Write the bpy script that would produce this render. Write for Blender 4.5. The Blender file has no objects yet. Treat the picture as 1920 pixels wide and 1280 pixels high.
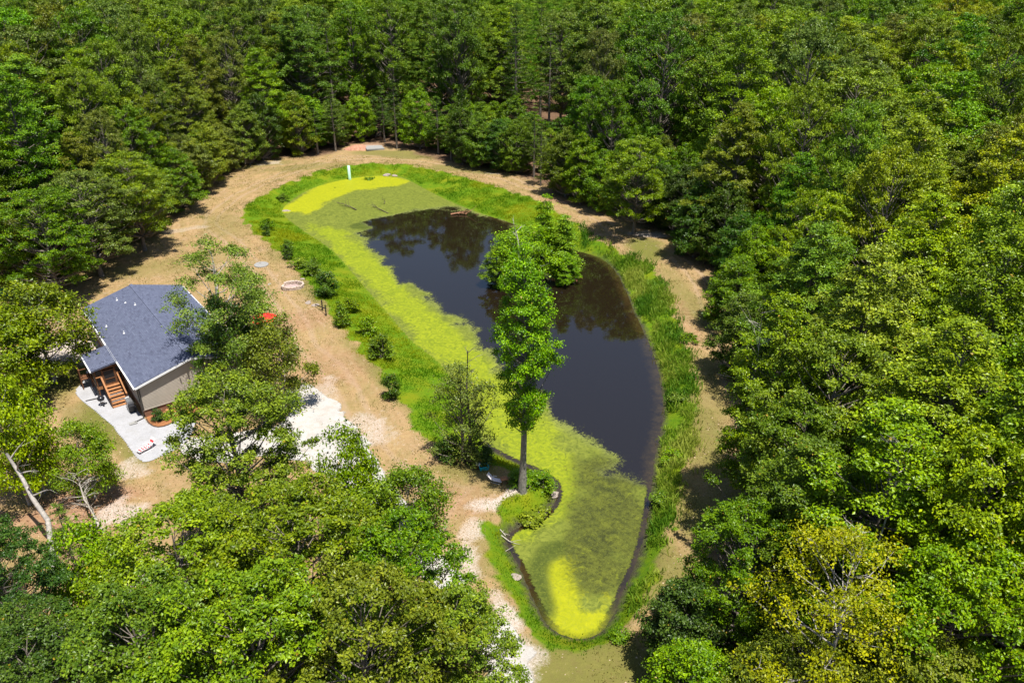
import bpy, math, random
import numpy as np

# ------------------------------------------------------------------ camera, sky, sun, exposure
SC = bpy.context.scene
C = SC.collection
cam_d = bpy.data.cameras.new("camera"); cam = bpy.data.objects.new("camera", cam_d); C.objects.link(cam)
cam_d.lens = 28.0; cam_d.sensor_width = 36.0; cam_d.clip_start = 0.5; cam_d.clip_end = 6000
cam.location = (0, 0, 35.5); cam.rotation_euler = (math.radians(90 - 27.5), 0, 0)
SC.camera = cam
SUN_EL, SUN_H = math.radians(73), (0.60, -0.80)
world = bpy.data.worlds.new("World"); SC.world = world; world.use_nodes = True
wn = world.node_tree.nodes; bgn = wn["Background"]
sky = wn.new("ShaderNodeTexSky"); sky.sky_type = 'NISHITA'; sky.sun_disc = False
sky.sun_elevation = SUN_EL; sky.ozone_density = 3.0; sky.dust_density = 1.0; sky.sun_rotation = math.atan2(SUN_H[0], SUN_H[1])
world.node_tree.links.new(sky.outputs[0], bgn.inputs[0]); bgn.inputs[1].default_value = 0.076
sl = bpy.data.lights.new("sun", 'SUN'); sl.energy = 5.0; sl.angle = math.radians(0.5); sl.color = (1.0, 0.955, 0.87)
so = bpy.data.objects.new("sun", sl); C.objects.link(so)
so.rotation_euler = (math.pi / 2 - SUN_EL, 0, math.atan2(SUN_H[0], -SUN_H[1]))
SC.view_settings.view_transform = 'Standard'; SC.view_settings.look = 'None'
SC.view_settings.exposure = 0.66; SC.view_settings.gamma = 1.0; SC.view_settings.use_curve_mapping = False
SC.render.engine = 'CYCLES'
cy = SC.cycles
cy.max_bounces = 6; cy.diffuse_bounces = 3; cy.glossy_bounces = 3; cy.transmission_bounces = 3; cy.transparent_max_bounces = 8
cy.use_denoising = True; cy.caustics_reflective = False; cy.caustics_refractive = False
try: cy.denoising_prefilter = 'ACCURATE'
except Exception: pass

R = np.random.RandomState(7)
rnd = random.Random(11)
ZW = -1.2                                    # water level

# ------------------------------------------------------------------ helpers
def tag(o, label=None, cat=None, group=None, kind=None):
    if label: o["label"] = label
    if cat: o["category"] = cat
    if group: o["group"] = group
    if kind: o["kind"] = kind
    return o

def link(name, me, mat=None, parent=None):
    o = bpy.data.objects.new(name, me); C.objects.link(o)
    if mat is not None and len(me.materials) == 0: me.materials.append(mat)
    if parent is not None: o.parent = parent
    return o

def thing(name, loc, label, cat, group=None, rz=0.0):
    o = bpy.data.objects.new(name, None); C.objects.link(o)
    o.location = loc; o.rotation_euler = (0, 0, rz); o.empty_display_size = 0.3
    return tag(o, label, cat, group)

def np_mesh(name, V, F, attrs=None, smooth=False):
    """V (n,3); F (m,k) constant k"""
    me = bpy.data.meshes.new(name)
    V = np.asarray(V, np.float32); F = np.asarray(F, np.int32); k = F.shape[1]
    me.vertices.add(len(V)); me.vertices.foreach_set("co", V.ravel())
    me.loops.add(F.size); me.loops.foreach_set("vertex_index", F.ravel())
    me.polygons.add(len(F)); me.polygons.foreach_set("loop_start", np.arange(0, F.size, k, dtype=np.int32))
    me.polygons.foreach_set("use_smooth", np.full(len(F), smooth))
    me.update(calc_edges=True)
    for n, a in (attrs or {}).items():
        at = me.attributes.new(n, 'FLOAT', 'POINT'); at.data.foreach_set("value", np.asarray(a, np.float32))
    return me

def rot_m(rx=0, ry=0, rz=0):
    cx, sx, cyy, sy, cz, sz = math.cos(rx), math.sin(rx), math.cos(ry), math.sin(ry), math.cos(rz), math.sin(rz)
    return np.array([[cz, -sz, 0], [sz, cz, 0], [0, 0, 1]]) @ np.array([[cyy, 0, sy], [0, 1, 0], [-sy, 0, cyy]]) @ np.array([[1, 0, 0], [0, cx, -sx], [0, sx, cx]])

class MB:
    def __init__(s): s.v = []; s.f = []
    def add(s, V, F):
        b = len(s.v); s.v += [tuple(map(float, p)) for p in V]; s.f += [tuple(i + b for i in f) for f in F]; return s
    def box(s, c, d, rot=(0, 0, 0), bev=0.0):
        x, y, z = d[0] / 2, d[1] / 2, d[2] / 2
        M = rot_m(*rot); c = np.array(c, float)
        P = [(-x, -y, -z), (x, -y, -z), (x, y, -z), (-x, y, -z), (-x, -y, z), (x, -y, z), (x, y, z), (-x, y, z)]
        if bev:
            b = bev
            P = [(-x, -y, -z), (x, -y, -z), (x, y, -z), (-x, y, -z), (-x, -y, z - b), (x, -y, z - b), (x, y, z - b), (-x, y, z - b),
                 (-x + b, -y + b, z), (x - b, -y + b, z), (x - b, y - b, z), (-x + b, y - b, z)]
            F = [(0, 3, 2, 1), (0, 1, 5, 4), (1, 2, 6, 5), (2, 3, 7, 6), (3, 0, 4, 7), (4, 5, 9, 8), (5, 6, 10, 9), (6, 7, 11, 10), (7, 4, 8, 11), (8, 9, 10, 11)]
        else:
            F = [(0, 3, 2, 1), (4, 5, 6, 7), (0, 1, 5, 4), (1, 2, 6, 5), (2, 3, 7, 6), (3, 0, 4, 7)]
        return s.add([M @ np.array(p) + c for p in P], F)
    def bar(s, a, b, w, h=None):
        """rectangular bar from a to b"""
        a = np.array(a, float); b = np.array(b, float); d = b - a; L = np.linalg.norm(d); d /= L
        h = h or w
        up = np.array([0, 0, 1.0]) if abs(d[2]) < 0.95 else np.array([1.0, 0, 0])
        sx = np.cross(d, up); sx /= np.linalg.norm(sx); sy = np.cross(sx, d)
        P = [q + sx * i * w / 2 + sy * j * h / 2 for q in (a, b) for i, j in ((-1, -1), (1, -1), (1, 1), (-1, 1))]
        return s.add(P, [(3, 2, 1, 0), (4, 5, 6, 7), (0, 1, 5, 4), (1, 2, 6, 5), (2, 3, 7, 6), (3, 0, 4, 7)])
    def tube(s, pts, rad, n=6, cap=True):
        pts = [np.array(p, float) for p in pts]; m = len(pts)
        if not hasattr(rad, '__len__'): rad = [rad] * m
        V = []
        for i, p in enumerate(pts):
            d = pts[min(i + 1, m - 1)] - pts[max(i - 1, 0)]; d = d / (np.linalg.norm(d) + 1e-9)
            up = np.array([0, 0, 1.0]) if abs(d[2]) < 0.9 else np.array([1.0, 0, 0])
            a = np.cross(d, up); a /= np.linalg.norm(a); b = np.cross(d, a)
            V += [p + rad[i] * (math.cos(t) * a + math.sin(t) * b) for t in np.linspace(0, 2 * math.pi, n, endpoint=False)]
        F = [(i * n + j, i * n + (j + 1) % n, (i + 1) * n + (j + 1) % n, (i + 1) * n + j) for i in range(m - 1) for j in range(n)]
        if cap: F += [tuple(range(n)), tuple(range((m - 1) * n, m * n))[::-1]]
        return s.add(V, F)
    def lathe(s, prof, c=(0, 0, 0), n=14):
        V = [(c[0] + r * math.cos(t), c[1] + r * math.sin(t), c[2] + z) for r, z in prof for t in np.linspace(0, 2 * math.pi, n, endpoint=False)]
        m = len(prof)
        F = [(i * n + j, i * n + (j + 1) % n, (i + 1) * n + (j + 1) % n, (i + 1) * n + j) for i in range(m - 1) for j in range(n)]
        return s.add(V, F)
    def build(s, name, mat, parent=None, smooth=False):
        me = bpy.data.meshes.new(name); me.from_pydata(s.v, [], s.f); me.update()
        if smooth: me.polygons.foreach_set("use_smooth", np.ones(len(me.polygons), bool))
        return link(name, me, mat, parent)

def sdist(P, poly):
    """signed distance of points P (n,2) to a closed polygon: negative inside"""
    Q = np.asarray(poly, float); n = len(Q)
    d2 = np.full(len(P), 1e18); ins = np.zeros(len(P), bool)
    for i in range(n):
        a, b = Q[i], Q[(i + 1) % n]; e = b - a
        w = P - a; t = np.clip((w @ e) / (e @ e + 1e-12), 0, 1)
        d = w - t[:, None] * e; d2 = np.minimum(d2, (d * d).sum(1))
        c = ((a[1] <= P[:, 1]) & (b[1] > P[:, 1])) | ((b[1] <= P[:, 1]) & (a[1] > P[:, 1]))
        if abs(e[1]) > 1e-12:
            ins ^= c & (P[:, 0] < a[0] + (P[:, 1] - a[1]) / e[1] * e[0])
    d = np.sqrt(d2); return np.where(ins, -d, d)

def smooth_poly(poly, it=2):
    P = np.asarray(poly, float)
    for _ in range(it):
        N = np.roll(P, -1, 0); P = np.stack([P * .75 + N * .25, P * .25 + N * .75], 1).reshape(-1, 2)
    return P
def sstep(x, a, b):
    t = np.clip((x - a) / (b - a), 0, 1); return t * t * (3 - 2 * t)
_vn = R.rand(64, 64)
def vnoise(x, y):
    xi = np.floor(x).astype(int); yi = np.floor(y).astype(int); fx = x - xi; fy = y - yi
    fx = fx * fx * (3 - 2 * fx); fy = fy * fy * (3 - 2 * fy)
    g = lambda i, j: _vn[i % 64, j % 64]
    return (g(xi, yi) * (1 - fx) + g(xi + 1, yi) * fx) * (1 - fy) + (g(xi, yi + 1) * (1 - fx) + g(xi + 1, yi + 1) * fx) * fy
def fbm(x, y, o=4):
    s = 0; a = .5
    for i in range(o): s = s + a * vnoise(x * 2 ** i + 13.7 * i, y * 2 ** i + 7.1 * i); a *= .5
    return s / (1 - .5 ** o)

# ------------------------------------------------------------------ node material helpers
class NT:
    def __init__(s, name):
        s.m = bpy.data.materials.new(name); s.m.use_nodes = True; s.t = s.m.node_tree; s.t.nodes.clear()
        s.out = s.t.nodes.new("ShaderNodeOutputMaterial")
    def n(s, typ, **kw):
        nd = s.t.nodes.new("ShaderNode" + typ)
        for k, v in kw.items(): setattr(nd, k, v)
        return nd
    def set(s, sock, v):
        if isinstance(v, bpy.types.NodeSocket): s.t.links.new(v, sock)
        elif isinstance(v, (tuple, list)) and len(v) == 3 and sock.type == 'RGBA': sock.default_value = (*v, 1)
        else: sock.default_value = v
    def attr(s, name): return s.n("Attribute", attribute_name=name).outputs["Fac"]
    def noise(s, scale, detail=4, rough=.55, vec=None, dist=0.0):
        nd = s.n("TexNoise"); s.set(nd.inputs["Scale"], scale); s.set(nd.inputs["Detail"], detail); s.set(nd.inputs["Roughness"], rough); s.set(nd.inputs["Distortion"], dist)
        if vec is not None: s.set(nd.inputs["Vector"], vec)
        return nd.outputs["Fac"]
    def geo(s): return s.n("NewGeometry").outputs["Position"]
    def objco(s): return s.n("TexCoord").outputs["Object"]
    def math(s, op, a, b=0.0, c=None):
        nd = s.n("Math", operation=op); s.set(nd.inputs[0], a); s.set(nd.inputs[1], b)
        if c is not None: s.set(nd.inputs[2], c)
        return nd.outputs[0]
    def rng(s, v, a, b, c=0.0, d=1.0):
        nd = s.n("MapRange"); nd.clamp = True
        for i, x in enumerate((v, a, b, c, d)): s.set(nd.inputs[i], x)
        return nd.outputs[0]
    def mix(s, f, a, b, mode='MIX'):
        nd = s.n("Mix", data_type='RGBA', blend_type=mode)
        s.set(nd.inputs[0], f); s.set(nd.inputs[6], a); s.set(nd.inputs[7], b); return nd.outputs[2]
    def scalevec(s, vec, sc):
        nd = s.n("Mapping"); s.set(nd.inputs["Vector"], vec); nd.inputs["Scale"].default_value = sc; return nd.outputs[0]
    def bump(s, h, strength=.3, dist=.05):
        nd = s.n("Bump"); s.set(nd.inputs["Height"], h); nd.inputs["Strength"].default_value = strength; nd.inputs["Distance"].default_value = dist
        return nd.outputs[0]
    def pbr(s, col, rough=.7, spec=.3, metal=0.0, normal=None):
        nd = s.n("BsdfPrincipled"); s.set(nd.inputs["Base Color"], col); s.set(nd.inputs["Roughness"], rough)
        s.set(nd.inputs["Specular IOR Level"], spec); s.set(nd.inputs["Metallic"], metal)
        if normal is not None: s.set(nd.inputs["Normal"], normal)
        return nd.outputs[0]
    def done(s, sh): s.t.links.new(sh, s.out.inputs[0]); return s.m

def simple(name, col, rough=.6, var=.25, scale=6.0, spec=.3, metal=0.0):
    t = NT(name); nz = t.noise(scale, 5, .6, t.objco())
    c = t.mix(t.rng(nz, .3, .7), tuple(x * (1 - var) for x in col), tuple(min(1, x * (1 + var)) for x in col))
    return t.done(t.pbr(c, rough, spec, metal, t.bump(nz, .15, .01)))

# leaves: the tint is the object colour (each tree its own), varied leaf by leaf
def leaf_mat(name, tint=None, trans=.16, fleck=(.30, .22, .02), fl=.992, rough=.40, spec=.27):
    t = NT(name); oi = t.n("ObjectInfo"); lv = t.attr("lv")
    col = oi.outputs["Color"] if tint is None else tint
    h = t.n("HueSaturation"); t.set(h.inputs["Color"], col)
    t.set(h.inputs["Hue"], t.math('ADD', t.math('MULTIPLY_ADD', lv, -.035, .518), t.math('MULTIPLY_ADD', oi.outputs["Random"], .018, -.009)))
    t.set(h.inputs["Saturation"], t.math('MULTIPLY_ADD', oi.outputs["Random"], .1, 1.0))
    t.set(h.inputs["Value"], t.math('MULTIPLY', t.math('MULTIPLY_ADD', t.math('POWER', lv, 1.4), .95, .58), t.math('MULTIPLY_ADD', oi.outputs["Random"], .2, .95)))
    c = t.mix(t.math('GREATER_THAN', lv, fl), h.outputs[0], fleck)
    p = t.pbr(c, rough, spec)
    tr = t.n("BsdfTranslucent"); t.set(tr.inputs[0], t.mix(1.0, c, (1.25, 1.15, .5), 'MULTIPLY'))
    mx = t.n("MixShader"); mx.inputs[0].default_value = trans
    t.t.links.new(p, mx.inputs[1]); t.t.links.new(tr.outputs[0], mx.inputs[2])
    return t.done(mx.outputs[0])
M = {}
M['leaf'] = leaf_mat("leaf")
M['needle'] = leaf_mat("needle", trans=.15, fl=.97, fleck=(.16, .10, .03), rough=.5)
M['bark'] = simple("bark", (.17, .145, .12), .9, .45, 9)
M['bark_grey'] = simple("bark_grey", (.22, .205, .185), .9, .45, 6)
M['bark_pale'] = simple("bark_pale", (.36, .33, .30), .85, .35, 7)
M['dead_wood'] = simple("dead_wood", (.46, .42, .37), .85, .3, 8)
M['wet_wood'] = simple("wet_wood", (.10, .085, .05), .7, .4, 8)

# ------------------------------------------------------------------ world outlines (metres)
WATERLINE = [(-33.68, 111.25), (-33.38, 116.32), (-32.16, 121.51), (-30.02, 125.30), (-27.10, 128.05), (-23.02, 129.93), (-19.03, 129.93), (-16.97, 127.43), (-13.36, 121.51), (-9.63, 116.05), (-4.60, 110.04), (-0.75, 107.00), (3.58, 101.54), (6.25, 97.89), (8.49, 95.20), (11.02, 93.36), (12.37, 89.33), (12.85, 82.98), (13.05, 76.40), (13.52, 70.85), (13.60, 65.08), (13.20, 59.39), (12.36, 55.21), (10.99, 50.73), (10.27, 47.40), (9.61, 44.37), (8.83, 41.60), (7.95, 39.07), (6.80, 36.74), (5.90, 34.59), (4.99, 33.37), (3.88, 33.10), (2.81, 33.49), (1.97, 34.38), (1.47, 35.86), (1.01, 37.42), (0.52, 39.07), (-0.18, 40.56), (-0.43, 41.87), (0.55, 42.85), (1.86, 43.51), (2.84, 44.66), (3.41, 46.15), (3.37, 47.72), (2.42, 48.83), (0.82, 50.04), (-0.84, 51.30), (-1.91, 52.53), (-2.90, 56.01), (-4.34, 60.29), (-5.87, 64.58), (-7.45, 67.38), (-9.85, 70.50), (-12.76, 76.40), (-16.44, 83.43), (-21.38, 93.36), (-23.90, 97.50), (-28.34, 103.23)]
BANK = [(-38.07, 106.44), (-37.88, 113.02), (-36.13, 119.77), (-32.89, 127.25), (-27.86, 132.81), (-21.71, 133.83), (-15.21, 132.13), (-9.52, 127.25), (-3.32, 121.20), (3.14, 113.80), (8.69, 103.50), (10.90, 96.23), (13.72, 91.55), (16.27, 88.92), (17.05, 84.02), (17.10, 78.14), (16.87, 71.67), (16.56, 66.02), (15.87, 60.11), (15.18, 54.97), (13.70, 49.76), (12.62, 46.47), (11.23, 42.92), (10.19, 40.24), (9.26, 37.79), (8.05, 35.11), (6.77, 32.67), (5.04, 31.42), (3.54, 31.16), (1.77, 31.27), (0.75, 32.20), (-0.09, 34.27), (-0.98, 36.64), (-1.78, 39.24), (-1.96, 41.55), (-1.10, 43.20), (0.00, 44.65), (1.52, 45.55), (1.56, 47.10), (0.20, 47.42), (-1.39, 48.27), (-3.58, 48.54), (-6.15, 50.60), (-7.98, 54.18), (-10.44, 59.65), (-13.35, 64.77), (-16.87, 70.25), (-20.78, 78.14), (-24.92, 86.41), (-30.05, 93.94), (-34.83, 100.70)]
CLEARING = [(-19.27, 143.73), (-23.46, 146.11), (-30.11, 147.74), (-29.97, 139.18), (-36.94, 137.00), (-42.09, 135.57), (-44.38, 129.49), (-47.45, 124.16), (-48.04, 113.02), (-47.39, 102.41), (-47.97, 95.26), (-50.40, 88.92), (-51.36, 83.24), (-53.95, 78.14), (-58.66, 70.48), (-54.41, 56.60), (-42.93, 40.76), (-31.16, 30.09), (-21.02, 22.67), (6.60, 22.67), (8.47, 29.06), (10.82, 35.11), (13.55, 40.76), (16.40, 46.47), (18.79, 53.40), (20.79, 61.98), (21.93, 70.48), (22.38, 78.14), (22.61, 87.23), (21.12, 96.23), (18.15, 101.33), (14.76, 105.75), (11.43, 109.77), (6.44, 116.99), (0.00, 125.69), (-7.09, 130.80), (-14.71, 136.28)]
OPENWATER = [(-19.69, 103.67), (-19.21, 107.69), (-16.81, 109.56), (-13.14, 111.00), (-8.60, 112.48), (-4.20, 109.32), (-1.12, 106.32), (3.55, 100.50), (8.52, 95.58), (12.06, 93.72), (13.64, 85.27), (15.00, 65.08), (14.29, 58.52), (12.03, 50.73), (10.52, 47.72), (9.44, 48.50), (7.96, 51.44), (6.47, 53.50), (4.68, 56.01), (3.67, 58.09), (1.94, 62.62), (-0.75, 65.08), (-2.35, 68.80), (-2.98, 72.26), (-5.06, 75.62), (-7.52, 78.27), (-10.34, 83.28), (-13.91, 89.84), (-17.11, 95.20)]
A_BRIGHT = [[(-33.57, 110.52), (-33.38, 116.32), (-30.82, 125.00), (-27.21, 128.67), (-21.34, 130.58), (-16.78, 128.05), (-17.44, 124.11), (-21.94, 122.94), (-25.74, 120.66), (-28.05, 116.58), (-28.44, 111.00), (-29.42, 109.56), (-31.69, 111.00)], [(2.25, 39.07), (3.22, 39.81), (3.47, 38.11), (3.70, 36.51), (4.84, 35.21), (5.92, 36.29), (5.93, 34.59), (4.92, 33.29), (3.72, 33.06), (2.70, 33.77), (2.61, 35.86)]]
A_FRESH = [[(-29.69, 105.87), (-23.75, 98.48), (-15.88, 83.73), (-9.97, 71.67), (-4.34, 62.14), (-1.06, 52.16), (1.63, 49.36), (2.31, 58.52), (-0.49, 64.08), (-2.87, 68.80), (-5.43, 72.26), (-9.36, 79.37), (-14.38, 88.49), (-19.39, 97.50), (-25.01, 104.76)], [(-1.35, 56.83), (2.31, 58.52), (4.28, 52.90), (4.59, 48.04), (3.77, 44.37), (1.82, 42.14), (-0.18, 41.08), (0.00, 42.96), (2.66, 44.95), (3.44, 46.77), (1.63, 49.70), (-1.06, 52.16)]]
A_DARK = [[(0.87, 39.56), (2.33, 41.34), (3.41, 41.34), (3.17, 40.16), (2.14, 38.97), (2.27, 37.19), (2.51, 35.00), (1.93, 35.00), (1.33, 36.74)], [(-22.85, 104.98), (-20.26, 107.23), (-16.85, 109.80), (-12.37, 111.00), (-14.41, 108.62), (-18.19, 105.87), (-19.48, 102.38)]]
A_MURK = [[(5.03, 51.44), (7.96, 51.44), (10.22, 48.37), (9.09, 42.14), (7.77, 39.07), (6.14, 36.74), (4.35, 37.19), (3.55, 39.56), (4.52, 44.37), (5.73, 47.40)]]
DRIVE = [(-19.45, 58.76), (-19.00, 59.92), (-17.82, 60.48), (-15.91, 58.49), (-14.19, 56.19), (-12.81, 53.40), (-10.85, 50.46), (-9.27, 47.10), (-6.93, 42.92), (-3.86, 38.03), (-2.57, 35.54), (-0.77, 33.66), (0.45, 32.28), (1.17, 30.80), (1.52, 28.07), (-0.97, 28.07), (-2.09, 31.90), (-5.57, 36.64), (-9.76, 42.37), (-14.70, 48.41), (-18.65, 49.76), (-22.25, 48.41), (-25.54, 49.76), (-26.13, 51.90), (-22.27, 52.27), (-18.79, 53.40), (-18.20, 55.37)]
YARD = [(-37.67, 58.49), (-37.66, 60.57), (-38.55, 62.96), (-37.21, 63.95), (-30.62, 55.37), (-29.46, 54.02), (-28.89, 53.48), (-28.25, 53.25), (-27.56, 53.55), (-27.16, 54.33), (-26.44, 54.73), (-25.38, 54.18), (-25.24, 51.17), (-25.99, 49.90), (-27.10, 48.81), (-27.68, 48.67), (-28.92, 49.90), (-30.45, 51.75), (-32.28, 53.79), (-34.66, 55.94)]
BED = [(-29.93, 54.97), (-29.44, 54.10), (-28.88, 53.55), (-28.28, 53.32), (-27.63, 53.63), (-27.19, 54.41), (-25.88, 55.61), (-25.14, 56.44), (-25.85, 57.88), (-29.27, 56.19)]
BED_EDGE = [(-29.69, 54.49), (-29.30, 53.94), (-28.77, 53.48), (-28.26, 53.29), (-27.84, 53.40), (-27.47, 53.79), (-27.19, 54.41), (-26.58, 54.89), (-25.85, 55.53)]
ISLAND = (2.52, 87.20)
SANDS = [(0.19, 44.53, 2.6, 1.2, 0.5, 0.95), (-1.48, 43.77, 2.2, 1.2, 0.2, 0.6), (-2.64, 40.76, 1.3, 2.4, 0, 0.55), (-2.67, 37.79, 1, 2.5, 0.2, 0.6), (-43.74, 100.28, 5, 1.6, 0.5, 0.4), (-48.45, 119.77, 3, 1.4, 0.4, 0.35), (-41.62, 133.83, 4, 2, 0, 0.45), (-42.66, 66.02, 6, 4, 0.2, 0.9), (-16.06, 58.76, 2.5, 3, 0, 0.45), (-11.53, 53.40, 2, 4, 0.5, 0.5), (18.37, 98.22, 4, 1.8, 0, 0.8), (-26.95, 70.48, 2, 1, 0, 0.35), (-22.25, 62.96, 2.5, 1, 0.2, 0.4), (-27.93, 47.75, 2, 2, 0, 0.5), (-26.62, 42.92, 3, 2, 0.3, 0.6), (-23.11, 37.10, 1.5, 1.5, 0, 0.9), (-23.72, 34.06, 1.5, 1, 0, 0.8), (-33.91, 87.23, 5, 1.4, 0.4, 0.3), (11.78, 98.22, 3, 1, 0, 0.3), (-25.23, 144.91, 2.5, 1.2, 0, 0.5), (-3.46, 127.25, 3, 0.8, -0.3, 0.5), (0.00, 33.45, 1.2, 3, 0.4, 0.7), (0.73, 30.62, 1.6, 2, 0, 0.6)]
LAWNS = [(-40.15, 61.03, 6, 5, 0.8, 1), (-32.88, 53.40, 2, 6, 0.7, 1), (-18.73, 139.18, 9, 3, -0.2, 0.8), (-7.91, 129.49, 8, 2, -0.3, 0.7), (16.80, 92.46, 3, 4, 0.3, 1), (18.65, 78.14, 2.2, 10, 0.1, 0.6), (15.10, 51.17, 2.5, 9, 0, 0.8), (16.34, 60.11, 2.5, 8, 0, 0.55), (12.40, 42.92, 2.2, 6, 0, 0.8), (9.53, 36.87, 2, 5, 0, 0.8), (6.37, 115.64, 6, 1.2, -0.4, 0.5), (-42.94, 132.13, 9, 2, 0.4, 0.5), (-41.44, 87.23, 9, 3, 0.3, 0.45), (-38.78, 102.41, 3, 6, 0.6, 0.4), (4.34, 30.26, 6, 2.5, 0, 0.9), (-12.58, 62.96, 1.4, 9, 0.6, 0.7), (-20.66, 78.14, 1.3, 8, 0.6, 0.6), (-3.15, 47.75, 2.5, 1, 0, 0.7), (-2.31, 46.47, 3, 2, 0, 0.35), (-27.88, 90.66, 3, 4, 0.5, 0.45), (-30.48, 62.96, 4, 3, 0, 0.5), (-35.39, 130.47, 8, 2, 0.3, 0.5), (-2.04, 38.75, 1.5, 3, 0, 0.4), (-28.58, 49.76, 1.5, 3, 0.6, 0.8)]
CLAYS = [(-26.40, 146.11, 4.2, 1.6, 0, 1), (-52.75, 87.23, 4, 2.5, 0.2, 0.9), (-29.81, 43.48, 5, 3, 0.3, 0.8), (-21.71, 72.90, 5, 2.5, 0.5, 0.45), (7.81, 113.02, 5, 2, -0.4, 0.7), (-16.45, 62.96, 4, 5, 0.6, 0.35), (-3.34, 44.06, 3, 2, 0, 0.4), (17.91, 72.90, 1.2, 7, 0.1, 0.35)]
HOUSE_FOOT = [(-30.07, 54.16), (-41.39, 69.18), (-33.80, 74.90), (-22.48, 59.88)]
NO_FILL = [[(-31.24, 49.90), (-45.09, 68.27), (-32.30, 77.90), (-18.46, 59.53)]]
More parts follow.
